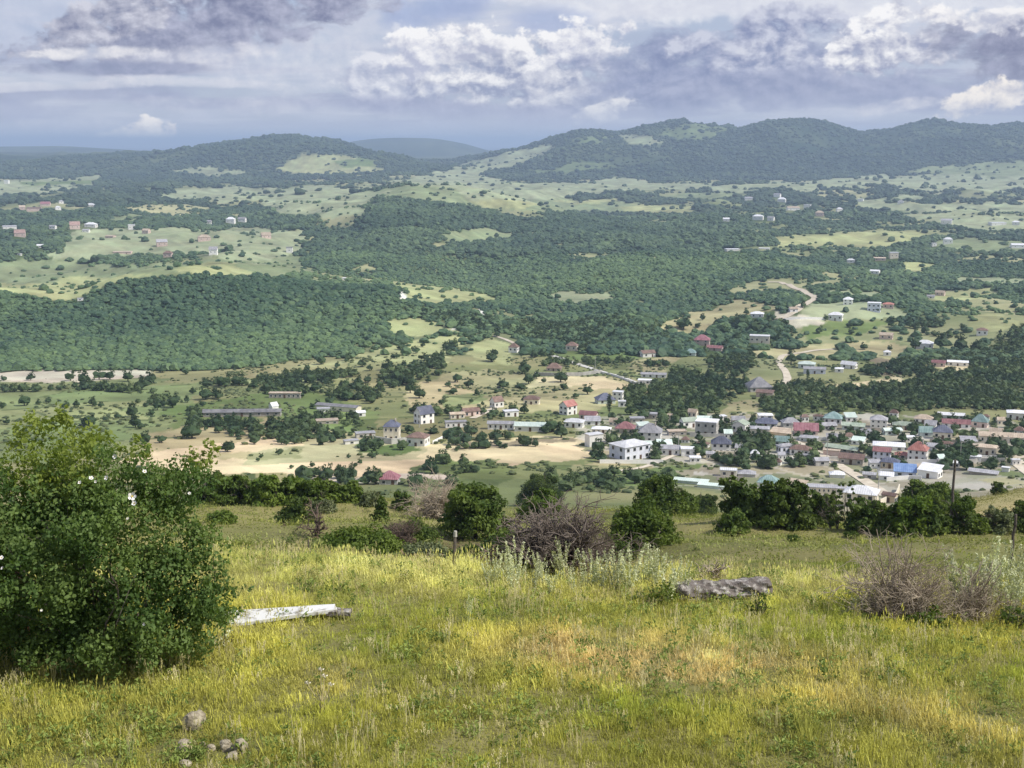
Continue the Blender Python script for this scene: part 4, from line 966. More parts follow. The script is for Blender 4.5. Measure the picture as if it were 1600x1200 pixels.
# slopes above the village
H(1098,540,26,10,10,'hip','P','pink',-8,'pink house with rosy roof on the slope above the grove','the pink house with rosy roof',.8,2,2)
H(1118,548,26,5,5,'gable','P','maroon',-18,'low crimson roofed wing right of the rosy roofed house',None,.5,1,1,'annex','house')
H(1080,556,18,6,7,'hip','M','teal',-10,'small mint house below the rosy roofed house',None,.8,1,1)
H(1188,536,32,11,4,'flat','C','white',-8,'wide cream house with white roof on the slope','the wide cream house on the slope',.5,1,4)
H(1184,496,22,7,5,'hip','W','white',-10,'small white roofed house hidden by dark trees under the dirt road','the small white house under the dirt road',.7,1,2)
H(1188,612,40,10,18,'hip','G','ash',10,'broad slate grey hall roof beside the pale lane','the broad grey hall roof',.9,1,3)
H(1196,620,28,7,3,'shed','P','brown',-14,'low brown lean-to in front of the grey hall roof',None,.5,1,1,'shed','shed')
H(1262,576,28,8,6,'hip','M','mint',-12,'pale mint house right of the lane in trees','the pale mint house by the lane',.7,1,2)
H(1274,584,34,8,5,'gable','B','grey',-4,'long grey white house right of the pale mint one',None,.5,1,3)
H(1012,558,26,7,6,'gable','W','brown',20,'pair roofed white house on the dry terrace','the white house on the dry terrace',.8,1,2)
H(1022,590,40,6,4,'gable','W','grey',-6,'long white low stable on pale terraces','the long white stable',.35,1,4,'stable','barn')
H(1008,600,22,6,3,'flat','W','white',-10,'white shed under the long stable on pale terraces',None,.6,1,2,'shed','shed')
H(1326,476,16,9,5,'hip','W','white',-10,'small white house beside the bend of the dirt road','the small white house by the road bend',.8,2,2)
H(1367,487,22,13,5,'flat','B','white',-12,'lilac white two storey house on the upper slope','the lilac house on the upper slope',.7,2,3)
H(1389,482,18,7,4,'hip','P','red',-10,'pinkish house with reddish roof beside the lilac one',None,.7,1,2)
H(1307,501,24,9,6,'hip','W','white',-14,'white house with pale roof below the road bend','the white house below the bend',.7,1,3)
H(1240,488,14,6,4,'gable','W','tan',10,'tiny pale hut just inside the dirt road bend',None,.8,1,1,'hut','hut')
H(1536,524,18,9,5,'hip','W','brown',-10,'white house with brown wing by the golden field','the white house by the golden field',.7,1,2)
H(1447,544,28,9,7,'hip','W','white',-12,'white house with curved pale roof among dark trees','the white house among dark trees',.7,1,3)
H(1386,530,22,7,5,'gable','P','tan',-14,'pale pinkish shed on the dry slope',None,.6,1,2,'shed','shed')
H(1387,556,12,6,4,'hip','W','white',-6,'tiny white hut on the dry slope above the groves',None,.8,1,1,'hut','hut')
H(1328,576,26,7,6,'gable','W','white',-30,'white sheet roofed sheds slanting down in trees','the slanting white sheds',.5,1,2,'shed','shed')
H(1312,582,14,6,3,'hip','W','white',-8,'little white house left below the slanting sheds',None,.8,1,1)
H(1498,572,32,7,4,'gable','W','white',-8,'long white roofed building at the edge of the straw strip','the long white roof by the straw strip',.45,1,3,'farm_building','building')
H(1468,573,22,7,5,'gable','P','maroon',-12,'maroon roofed shed left of the long white roof',None,.6,1,2,'shed','shed')
# far hamlets on the left plateau
FL = [(30,370,20,8,7,'gable','P','oldred','far pinkish house with faded red roof at the left edge'),(13,358,28,5,4,'gable','W','grey','far long pale roof above the faded red roof at the left edge'),
 (116,358,20,8,8,'gable','P','oldred','far house with a red gabled roof in the dark trees'),(141,355,24,6,5,'hip','W','white','far bright white house right of the red gable'),
 (134,363,14,4,3,'gable','W','grey','far small pale shed below the bright white house'),(205,359,14,8,4,'flat','W','white','far upright white block alone in the pasture'),
 (228,365,16,6,4,'gable','P','tan','far pinkish low house right of the upright white block'),(252,385,22,8,6,'gable','P','grey','far pale house by the corner of the dark hedge'),
 (318,377,26,7,6,'hip','P','tan','far pinkish long house in the middle of the pasture'),(333,398,16,10,6,'gable','W','grey','far tall white house beside a round tree'),
 (262,402,18,8,5,'hip','P','brown','far brownish house at the end of the dark hedge'),(360,349,18,8,5,'hip','W','white','far white manor house with pale roof on the ridge'),
 (378,347,16,6,4,'gable','W','grey','far white barn right of the manor house'),(326,350,10,5,3,'gable','W','grey','far small white cottage left of the manor house'),
 (70,322,18,4,5,'gable','P','pink','far faded pink roof in the distant hamlet, left one'),(52,330,26,5,4,'gable','P','brown','far faded brown long roof in the distant hamlet'),
 (90,328,12,5,3,'hip','W','white','far small white house right of the faded pink roof'),(34,328,12,5,4,'gable','P','tan','far tan gable in the distant hamlet'),
 (141,323,16,4,4,'hip','W','white','far white house alone in dark trees under the pale field'),(95,318,10,4,3,'hip','W','grey','far tiny white cottage above the small white house'),
 (10,287,10,5,3,'flat','W','white','far white farm at the corner of the pale upper field'),(82,358,14,5,3,'gable','W','grey','far grey white roof between the red roofs'),
 (62,387,12,4,3,'gable','W','white','far whitish shed at the lower edge of the hamlet'),(30,399,9,3,2,'flat','W','white','far tiny white hut in the left pasture'),
 (172,372,20,4,3,'gable','P','tan','far tan long roof behind the dark hedge'),(125,470,10,4,2,'flat','W','white','tiny white hut at the top edge of the wooded hill'),
 (452,395,12,9,4,'flat','W','grey','pale upright house at the edge of the central wood'),(415,372,20,7,6,'gable','P','tan','far pinkish farmhouse on the bare knoll'),
 (538,438,10,4,2,'hip','W','white','tiny white house on the lane above the wooded hill'),(190,396,34,4,3,'gable','P','tan','far long pinkish farm shed behind the pale field')]
for x, y, w, hw, hr, k, wc, rc, lab in FL:
    H(x, y, w*.82, hw*.9, hr*.9, k, wc, rc, RNG.uniform(-25, 20), lab, None, .6, 1, 2 if w > 13 else 1, side=1, sink=3)
FRT = [(1135,346,10,4,3,'gable','W','white','far tiny white house in the middle of the distant woods'),(1185,344,18,6,4,'hip','W','white','far white house at the left of the distant right hamlet'),
 (1205,345,12,5,3,'gable','W','grey','far grey white cottage beside the distant hamlet lane'),(1222,316,14,5,4,'hip','W','white','far white house high in the distant right hamlet'),
 (1240,329,20,6,4,'gable','W','tan','far long pale roof in the distant right hamlet'),(1262,327,12,8,3,'flat','W','white','far upright white block in the distant right hamlet'),
 (1281,338,14,6,4,'hip','P','tan','far pinkish cottage in the distant right hamlet'),(1215,308,12,4,3,'gable','W','grey','far tiny pale barn above the distant right hamlet'),
 (1312,330,10,5,3,'hip','W','white','far tiny white cottage right of the distant hamlet'),(1345,315,10,4,2,'flat','W','white','far white speck of a house by the pale field'),
 (1480,350,18,6,4,'gable','W','grey','far white farm with grey roof in the right plain'),(1560,352,26,4,3,'flat','W','white','far long white farm building in the right plain'),
 (1482,381,14,8,4,'hip','W','white','bright white house on the far right slope'),(1460,385,8,5,2,'flat','W','white','tiny white hut left of the bright white house'),
 (1592,388,22,5,4,'gable','W','white','white long roof at the far right edge'),(1397,404,14,9,4,'flat','C','white','pale upright house on the wooded right slope'),
 (1368,428,16,5,3,'gable','W','white','white roof in the wood above the dirt road'),(1375,407,18,4,3,'gable','P','tan','tan low roofs left of the pale upright house'),
 (1330,411,12,5,3,'hip','W','white','small white house in the dark wooded slope'),(1145,393,24,4,3,'flat','W','white','far long white shed in the central woods'),
 (1195,390,18,4,2,'flat','W','white','far white shed right of the long white shed'),(1170,313,12,4,3,'gable','W','grey','far pale barn under the mountains'),
 (1470,462,16,5,4,'gable','P','tan','tan cottage at the edge of the golden strip'),(1455,466,12,4,3,'gable','W','grey','small grey hut left of the tan cottage'),
 (1588,352,12,5,3,'hip','W','white','far small white house near the right edge plain'),(1408,318,10,4,3,'hip','W','grey','far tiny grey house under the pale right field')]
for x, y, w, hw, hr, k, wc, rc, lab in FRT:
    H(x, y, w, hw, hr, k, wc, rc, RNG.uniform(-25, 20), lab, None, .6, 1, 2 if w > 13 else 1, side=1, sink=3)
# walls
def wallrun(label, pts, h, t, wc, name='garden_wall'):
    P = [at(x, y) for x, y in pts]; V, F = [], []; o = 0
    q = []
    for a, b_ in zip(P[:-1], P[1:]):
        k = max(2, int(np.hypot(*(b_-a)[:2])/4))
        q += [a+(b_-a)*i/k for i in range(k)]
    q.append(P[-1]); q = np.array(q); q[:, 2] = height(q[:, 0], q[:, 1])
    tg = np.gradient(q[:, :2], axis=0); tg /= np.linalg.norm(tg, axis=1)[:, None]+1e-9; nr = np.stack([-tg[:, 1], tg[:, 0]], 1)*t/2
    for i in range(len(q)):
        for s, z in ((-1, -.8), (-1, h), (1, h), (1, -.8)):
            V.append((q[i, 0]+s*nr[i, 0], q[i, 1]+s*nr[i, 1], q[i, 2]+z))
    for i in range(len(q)-1):
        for k in range(4): F.append((i*4+k, i*4+(k+1) % 4, i*4+4+(k+1) % 4, i*4+4+k))
    F += [(0, 1, 2, 3), tuple(len(V)-4+k for k in (3, 2, 1, 0))]
    new(name, mesh_np(name, V, [tuple(f) for f in F], [M_WALL[wc]]), label=label, category='wall', kind='thing')
wallrun('long grey retaining wall below the brown roofed farmhouse', [(836,587),(870,588),(910,587),(940,583)], 2.2, .5, 'G', 'retaining_wall')
wallrun('low pale parapet along the concrete road in the dry meadow', [(930,580),(960,588),(985,597),(1004,604)], 1.2, .4, 'W', 'parapet')
wallrun('pale garden wall in front of the white slate roofed house', [(1088,716),(1115,711),(1150,712),(1165,716)], 1.8, .3, 'C')
wallrun('pale stone terrace wall below the tall cream house', [(585,690),(612,694),(636,692)], 2.4, .4, 'G')
wallrun('white yard wall beside the big near house', [(1375,790),(1400,778),(1405,765)], 2.0, .3, 'C')
wallrun('long pale field wall right of the white hipped house', [(676,694),(700,682),(735,684)], 1.4, .3, 'W')
wallrun('grey yard wall along the lower side of the pale road', [(1500,726),(1530,722),(1570,722)], 1.6, .3, 'G')
wallrun('pale wall in front of the bright blue roof', [(1385,752),(1420,749),(1440,750)], 1.5, .3, 'W')
wallrun('pale wall along the left of the village street', [(1240,700),(1262,711),(1280,722)], 1.6, .3, 'W')
wallrun('white terrace wall inside the dirt road bend', [(1225,501),(1250,499),(1290,500)], 2.0, .5, 'W', 'terrace_wall')

# outbuildings that crowd the yards: each is named by the landmark beside it
ORDS = ['nearest', 'second nearest', 'third nearest', 'fourth nearest', 'fifth nearest', 'sixth nearest']
VIL = [(905,652),(1640,652),(1600,752),(1480,738),(1420,750),(1400,770),(1330,752),(1250,735),(1180,722),(1060,722),(1010,725),(1000,690),(905,680)]
byr = {}; tries = 0; n_ = 0
KIND = [('shed', 'shed', 'white', 'W', 'flat'), ('shed', 'grey roofed shed', 'grey', 'W', 'shed'), ('hut', 'cream hut', 'tan', 'C', 'gable'), ('house', 'small brown roofed house', 'brown', 'W', 'hip'), ('house', 'small grey roofed house', 'grey', 'C', 'gable'), ('shed', 'rough stone shed', 'grey', 'S', 'flat'), ('house', 'small white roofed house', 'white', 'W', 'hip'), ('shed', 'mint sheet shed', 'mint', 'W', 'shed')]
while n_ < 46 and tries < 4000:
    tries += 1
    x, y = RNG.uniform(905, 1600), RNG.uniform(652, 752)
    if not in_poly(np.array([x]), np.array([y]), VIL)[0]: continue
    w = RNG.uniform(12, 24)
    if any(abs(hx-x) < (hw+w)*.5 and -5 < hy-y+3 < 14 for hx, hy, hw in ALLH): continue
    if abs((y-687)-(x-1234)*.575) < 10 and 1225 < x < 1385: continue
    s, hx, hy, hw = min(HOUSES, key=lambda L_: (max(0, abs(L_[1]-x)-L_[3]/2))**2 + ((L_[2]-y)*2.2)**2)
    rel = ('right of' if x > hx else 'left of') if abs(x-hx) > max(hw*.5, abs(y-hy)*1.4) else ('below' if y > hy else 'above')
    nm, de, rc, wc, kd = KIND[RNG.integers(0, len(KIND))]
    o = house(x, y, w, RNG.uniform(5, 9), RNG.uniform(3, 7), kd, wc, rc, RNG.uniform(-25, 25), '', None, RNG.uniform(.5, .85), 1, 2, nm, nm, 'outbuildings crowded between the village houses', side=1)
    byr.setdefault((de, rel, s), []).append((math.hypot(x-hx, (y-hy)*2.2), o)); n_ += 1
for (de, rel, s), l in byr.items():
    l.sort(key=lambda t: t[0])
    for i, (d_, o) in enumerate(l): o['label'] = f'{"low " if "small" not in de else ""}{de} {rel} {s}' + (f', {ORDS[min(i, 5)]}' if len(l) > 1 else '')

SHORT = {s: (x, y, w) for s, x, y, w in HOUSES}
for s, (hx, hy, hw) in SHORT.items():
    if 640 < hy < 740 and hx > 940 and (int(hx) % 2 or hw > 34):
        wallrun(f'low pale yard wall in front of {s}', [(hx-hw*.75, hy+hw*.22+5), (hx+hw*.8, hy+hw*.2+6.5)], 1.5, .25, 'CWGS'[int(hx) % 4], 'yard_wall')
M_POLE = plain('grey concrete pole', (.30,.29,.27), (.44,.43,.40), 4)
for x, y, lab in ((1236,690,'slender utility pole at the top of the village street'),(1292,717,'slender utility pole halfway down the village street'),(1372,768,'slender utility pole at the foot of the village street'),(1500,722,'slender utility pole beside the wide pale road'),(1573,714,'slender utility pole at the road junction on the right'),(655,668,'slender utility pole left of the white house with steep dark gables'),(1060,708,'slender utility pole by the big white corner-on house'),(930,577,'slender utility pole beside the concrete road')):
    p = at(x, y); t = new('utility_pole', None, loc=p, label=lab, category='pole')
    zs = np.linspace(-.4, 8.5, 4); v = []; 
    for z_ in zs: r_ = .17-.008*z_; v += [(r_*math.cos(k*math.pi/3), r_*math.sin(k*math.pi/3), z_) for k in range(6)]
    fc = [(i*6+k, i*6+(k+1) % 6, i*6+6+(k+1) % 6, i*6+6+k) for i in range(3) for k in range(6)]+[tuple(18+k for k in range(6))]
    new('shaft', mesh_np('shaft', v, fc, [M_POLE]), t); v, fc = box_np(-.8, .8, -.06, .06, 7.7, 7.85); new('crossarm', mesh_np('crossarm', v, fc, [M_POLE]), t)
# ------------------------------------------------------------------ trees of the valley floor, one by one
def valley_tree_mesh(seed):
    rng = np.random.default_rng(seed)
    hv, hf = lump(seed, 2, .6, .5); hv = hv*np.array([.74, .74, .68]); hv[:, 2] += .14
    L_ = sub_lobes(lobes(rng, 8, .46, .85, .1), 4, rng, .5, .8)
    lv, lf = lobe_leaves(L_, 620, .10, rng, .8)
    tv, tf = tubes([([(0,0,-.12),(0,0,.15),(.02,0,.35)], [.05,.04,.025])], 5)
    V = np.concatenate([hv, lv, tv]); F = [tuple(map(int, r)) for r in hf] + [tuple(int(i)+len(hv) for i in r) for r in lf] + [tuple(int(i)+len(hv)+len(lv) for i in r) for r in tf]
    return mesh_np('tree', V, F, [M_MIDLEAF, M_BARK], [0]*(len(hf)+len(lf))+[1]*len(tf))
VT = [valley_tree_mesh(300+i) for i in range(7)]
def poplar_mesh(seed):
    rng = np.random.default_rng(seed)
    L_ = [(rng.normal(0, .02), rng.normal(0, .02), .12+.82*i/13, .13*math.sin(math.pi*(.12+.8*i/13))**.6) for i in range(14)]
    lv, lf = lobe_leaves(L_, 5200, .05, rng, 1.2)
    tv, tf = tubes([([(0,0,-.05),(0,0,.5),(0,0,.95)], [.022,.014,.004])], 5)
    return mesh_np('poplar', np.concatenate([lv, tv]), [tuple(map(int, r)) for r in lf]+[tuple(int(i)+len(lv) for i in r) for r in tf], [M_MIDLEAF, M_BARK], [0]*len(lf)+[1]*len(tf))
TREES = []
def vtree(x, y, w, wild=False):
    p = at(x, y); s = w*mpp(p)*1.06
    o = new('tree', VT[RNG.integers(0, 7)], loc=p, rz=RNG.uniform(0, 6.28))
    o.scale = (s*RNG.uniform(.9, 1.1), s*RNG.uniform(.9, 1.1), s*RNG.uniform(.8, 1.05))
    o['category'] = 'tree'; TREES.append([o, x, y, w, p])
HAND = [(6,595,11),(48,594,17),(110,595,18),(131,599,25),(155,593,21),(172,593,17),(200,596,22),(235,600,22),(222,609,24),(78,610,9),(122,611,10),(38,634,22),(60,632,10),(76,629,12),(103,637,13),(4,636,11),(120,636,12),
 (254,582,14),(290,585,12),(270,637,24),(246,641,18),(139,667,26),(165,658,12),(185,654,12),(228,694,22),(253,692,18),(300,685,34),(355,706,23),(342,676,18),(362,678,16),(397,670,16),(322,624,24),(338,622,22),(352,605,24),(374,602,24),(396,607,16),(325,606,20),(206,652,25),(212,668,22),
 (545,563,15),(566,573,17),(447,585,11),(478,593,18),(486,598,22),(517,596,26),(502,569,19),(606,578,20),(621,597,24),(593,610,20),(641,614,24),(655,622,22),(669,598,11),(663,563,17),(688,569,18),(628,547,16),(650,552,14),(583,547,10),(600,545,11),(640,602,22),(541,626,25),(447,604,20),(428,608,18),(500,676,16),(640,676,16),(678,678,18),(575,598,16),(560,602,18),(540,604,16),
 (732,606,18),(715,597,17),(786,607,20),(776,614,10),(812,610,18),(826,600,19),(838,592,15),(820,584,26),(876,597,24),(881,609,14),(866,613,10),(918,616,22),(900,622,12),(708,616,16),(772,556,14),(768,565,22),(862,675,28),(877,684,28),(854,677,20),(936,705,22),(941,722,26),(966,715,20),(928,716,20),(733,676,20),(768,652,14),(784,653,11),(850,598,10),(690,632,12),(660,640,12),(745,618,11),(700,604,12),
 (1068,515,28),(1090,512,11),(1045,517,14),(1122,508,15),(1131,522,20),(1236,568,23),(1098,500,12),(1160,512,24),(1180,520,26),(1200,523,20),(1146,508,18),(1215,535,22),(1150,535,20),(1135,545,18),
 (1290,500,10),(1330,522,12),(1395,505,13),(1422,512,13),(1445,520,14),(1345,508,11),(1280,521,14),(1425,552,13),(1390,548,11),(1350,546,14),(1470,545,28),(1500,548,26),(1430,545,20),(1525,550,24),
 (1175,700,30),(1195,706,26),(1160,715,26),(1182,722,24),(1205,722,22),(1185,690,22),(1245,685,14),(1255,728,14),(1232,724,16),(1328,684,20),(1345,690,22),(1300,692,20),(1318,690,16),(1335,667,14),(1398,680,16),(1425,676,22),(1410,690,20),
 (1462,722,26),(1478,732,28),(1494,728,26),(1510,734,28),(1520,720,22),(1470,705,20),(1500,708,24),(1485,712,22),(1518,705,18),(1555,692,18),(1562,700,20),(1542,688,16),(1548,735,22),(1530,738,18),(1380,668,14),(1360,690,18),(1480,694,16),(1462,694,14),(1590,700,24),(1575,668,20),(1560,662,18),(1140,728,22),(1165,735,18),(1120,720,18),(1130,764,22),(1000,690,14),(1035,700,18),(1020,702,16),(1003,705,12),(960,690,12),(1152,694,12),(1092,690,16),(1098,700,18),(985,648,22),(1005,655,22),(1030,652,22)]
for t in HAND: vtree(*t)
SPARSE = [(18, [(-20,600),(240,600),(330,615),(300,680),(120,700),(-20,700)], 6, 13), (16, [(300,610),(480,600),(600,640),(560,690),(330,690)], 8, 17), (12, [(450,580),(620,545),(720,530),(700,560),(560,600)], 7, 13),
          (46, [(1010,662),(1300,655),(1600,655),(1600,735),(1420,735),(1330,725),(1180,725),(1040,700)], 10, 18), (8, [(640,600),(760,575),(830,590),(900,640),(700,645)], 6, 10), (10, [(380,712),(560,700),(700,705),(640,735),(420,735)], 6, 12), (7, [(1250,470),(1450,470),(1450,530),(1260,530)], 7, 13)]
for k, poly, a_, b_ in SPARSE:
    P = np.array(poly, float); n_ = 0
    while n_ < k:
        x, y = RNG.uniform(*P[:, 0][[0, 0]]*0+np.array([P[:, 0].min(), P[:, 0].max()])), RNG.uniform(P[:, 1].min(), P[:, 1].max())
        if in_poly(np.array([x]), np.array([y]), poly)[0]: vtree(x, y, RNG.uniform(a_, b_)); n_ += 1
for (x, y, w, h, lab) in ((550,760,12,40,'slim dark poplar standing alone left of the crimson-roofed house'),(952,645,9,32,'slim dark cypress in front of the dark blue roof'),(1262,592,6,16,'thin dark cypress beside the pale mint house')):
    p = at(x, y); s = h*mpp(p)
    o = new('poplar', poplar_mesh(int(x)), loc=p, label=lab, category='tree'); o.scale = (s*w/h/.26, s*w/h/.26, s)
# every tree is told apart by the landmark that it stands nearest to
LAND = HOUSES + [('the wooded hill', 200, 560, 300), ('the long pale field strip under the wooded hill', 120, 588, 120), ('the dirt road bend', 1265, 468, 20), ('the golden field on the right', 1550, 505, 60)]
byl = {}
for T in TREES:
    o, x, y, w, p = T
    s, hx, hy, hw = min(LAND, key=lambda L_: (max(0, abs(L_[1]-x)-L_[3]/2))**2 + ((L_[2]-y)*2.2)**2)
    dx, dy = x-hx, y-hy
    rel = ('right of' if dx > 0 else 'left of') if abs(dx) > max(hw*.5, abs(dy)*1.4) else ('below' if dy > 0 else 'above')
    byl.setdefault((rel, s), []).append((math.hypot(dx, dy*2.2), T))
ORD = ['nearest', 'second nearest', 'third nearest', 'fourth nearest', 'fifth nearest', 'sixth nearest', 'seventh nearest', 'eighth nearest', 'ninth nearest', 'tenth nearest'] + ['%dth nearest' % i for i in range(11, 60)]
for (rel, s), l in byl.items():
    l.sort(key=lambda t: t[0])
    for i, (d_, T) in enumerate(l):
        k = 'large' if T[3] > 21 else 'small' if T[3] < 13 else 'round'
        T[0]['label'] = f'{k} dark tree {rel} {s}' if len(l) == 1 else f'{k} tree {rel} {s}, {ORD[i]}'
        T[0]['group'] = 'trees dotted over the valley floor'
# groves that read as one mass
GROVES = [([(965,614),(1000,600),(1060,580),(1120,588),(1165,600),(1168,614),(1122,628),(1120,646),(1040,650),(985,642)], .9), ([(1180,614),(1240,600),(1300,608),(1420,600),(1440,588),(1500,582),(1600,585),(1660,598),(1660,644),(1550,642),(1500,640),(1400,648),(1330,640),(1300,646),(1200,650)], .9),
          ([(1250,592),(1290,574),(1340,580),(1420,562),(1440,572),(1400,592),(1300,602)], .7), ([(1100,548),(1170,548),(1180,572),(1150,592),(1110,580)], .8), ([(620,482),(780,472),(1000,500),(1040,522),(985,534),(850,536),(800,524),(700,502),(640,494)], .8),
          ([(585,585),(690,560),(700,585),(610,608)], .8), ([(400,604),(520,596),(600,612),(590,632),(480,616),(410,620)], .74), ([(1145,690),(1200,684),(1235,720),(1230,735),(1150,730)], .74), ([(1320,672),(1440,666),(1445,690),(1330,694)], .7), ([(1452,692),(1525,690),(1526,734),(1470,736)], .74), ([(905,655),(1620,655),(1620,745),(1400,750),(1180,725),(1000,730)], .42), ([(0,612),(150,604),(240,612),(240,618),(150,611),(0,618)], .7), ([(130,634),(260,626),(300,630),(260,636),(140,640)], .7), ([(300,600),(400,596),(480,586),(560,580),(560,588),(480,598),(400,606)], .7), ([(330,690),(430,694),(520,690),(520,695),(420,700),(330,696)], .6), ([(640,640),(760,646),(830,640),(830,645),(760,652),(640,648)], .6), ([(700,700),(820,694),(900,690),(900,694),(820,699),(700,706)], .5), ([(850,566),(960,562),(1040,566),(1040,574),(960,570),(850,574)], .6), ([(430,664),(560,668),(600,676),(560,682),(430,676)], .6), ([(1000,690),(1090,686),(1110,700),(1010,708)], .6),
          ([(1440,560),(1540,545),(1640,540),(1640,575),(1540,590),(1450,585)], .85), ([(1380,570),(1440,560),(1450,588),(1400,592)], .7), ([(290,640),(400,655),(560,655),(580,690),(420,690),(300,676)], .72),
          ([(870,505),(1030,500),(1040,545),(950,548),(830,560),(800,545)], .6), ([(700,510),(760,505),(780,528),(720,545),(690,560)], .6), ([(640,742),(700,720),(800,735),(800,760),(640,762)], .45), ([(420,742),(560,742),(620,752),(560,762),(420,760)], .5), ([(860,742),(990,740),(1060,752),(1040,775),(860,775)], .3),
          ([(560,694),(650,694),(652,708),(560,708)], .8), ([(1000,690),(1060,688),(1060,700),(1000,702)], .3), ([(700,672),(800,680),(810,690),(700,698)], .4), ([(1400,470),(1500,476),(1540,500),(1480,530),(1430,520)], .6), ([(1560,520),(1660,500),(1660,560),(1560,550)], .8), ([(1040,525),(1090,540),(1080,556),(1045,550)], .4), ([(1120,500),(1170,490),(1230,505),(1240,530),(1160,525)], .6)]
x, y = sample_wedge(380, 1100, 3.9)
k = visible(x, y, .02); x, y = x[k], y[k]; z = height(x, y); px, py = to_pix(x, y, z)
d_ = np.zeros(len(x))
for poly, dn in GROVES: d_ = np.maximum(d_, in_poly(px, py, poly)*dn)
cl = fbm(x/26, y/26, 3, 81); d_ = np.where(d_ > .75, d_, d_*np.clip(cl*6+.9, 0, 1.6))*.8
for hx, hy, hw in ALLH: d_[(np.abs(px-hx) < hw*.56) & (py > hy-4) & (py < hy+11)] = 0
k = d_ > RNG.uniform(0, 1, len(x)); x, y, z = x[k], y[k], z[k]; N = len(x); s = 5.0*RNG.uniform(.45, 1.45, N)
t_ = np.clip(fbm(x/40, y/40, 3, 83)*1.8+.45+RNG.normal(0, .25, N), 0, 1)[:, None]
rot = np.zeros((N, 3)); rot[:, 2] = RNG.uniform(0, 6.28, N)
def me_arr(me):
    v = np.empty(len(me.vertices)*3, np.float32); me.vertices.foreach_get('co', v)
    return v.reshape(-1, 3), [tuple(q.vertices) for q in me.polygons], np.array([q.material_index for q in me.polygons], np.int32)
M_GROVE = leaf_mat('grove leaves', (.80, .80, .80), (1.15, 1.15, 1.1), .12, True, 3.0)
scatter_gn('village_groves', 'dense dark green groves and garden trees around the village houses', np.stack([x, y, z-.1], 1), np.stack([s, s, s*RNG.uniform(.75, 1.05, N)], 1), rot,
           np.array((.036,.068,.030))*(1-t_)+np.array((.095,.135,.050))*t_, [me_arr(m) for m in VT[:4]], [M_GROVE, M_BARK])
# low scrub all over the valley floor
x, y = sample_wedge(375, 900, 3.2)
k = visible(x, y, .02); x, y = x[k], y[k]; z = height(x, y); px, py = to_pix(x, y, z)
cl = fbm(x/30, y/30, 4, 85)+.5*fbm(x/8, y/8, 2, 86); straw_ = cover_at(x, y, cover)[:, 0] > .42
d_ = np.clip(cl*4+.05, 0, .75)*np.where(straw_, .05, 1)
for hx, hy, hw in ALLH: d_[(np.abs(px-hx) < hw*.55) & (py > hy-6) & (py < hy+8)] = 0
k = d_ > RNG.uniform(0, 1, len(x)); x, y, z = x[k], y[k], z[k]; M_ = len(x); s = 2.0*RNG.uniform(.35, 1.5, M_)
t_ = RNG.uniform(0, 1, (M_, 1)); rot = np.zeros((M_, 3)); rot[:, 2] = RNG.uniform(0, 6.28, M_)
scatter_gn('valley_scrub', 'low bushes and weeds scattered over the valley fields', np.stack([x, y, z-.1], 1), np.stack([s, s, s*.7], 1), rot,
           np.array((.045,.07,.03))*(1-t_)+np.array((.13,.15,.06))*t_, [(*lump(700+i, 1, .5, .5), 0) for i in range(3)], [M_CROWN])
print('scrub', M_, 'groves', N, 'trees', len(TREES))

wood('wooded_hill', 'dense green broadleaf wood covering the low hill on the left', 790, 1420, 2.9, 4.1, d_left)
wood('valley_wood', 'green woodland filling the side valley and ridge beyond the village', 800, 1900, 3.5, 4.7, d_mid)
wood('ridge_wood', 'darker woodland over the far ridge and plateau', 1900, 3300, 5.4, 6.9, d_mid, (.042,.076,.042), (.082,.128,.062))
wood('distant_wood', 'hazy far woodland and hedges below the mountains', 3300, 5600, 11, 12, d_far, (.032,.058,.034), (.062,.095,.048))

def d_hill(x, y, px, py, op):
    return np.where(cover_at(x, y, cover)[:, 0] > .125, .02, np.clip(fbm(x/500, y/500, 4, 75)*4+.75, .15, 1))
wood('mountain_wood', 'dark bluish woods covering the far hills', 5600, 7900, 14, 13, d_hill, (.030,.056,.036), (.060,.092,.048))
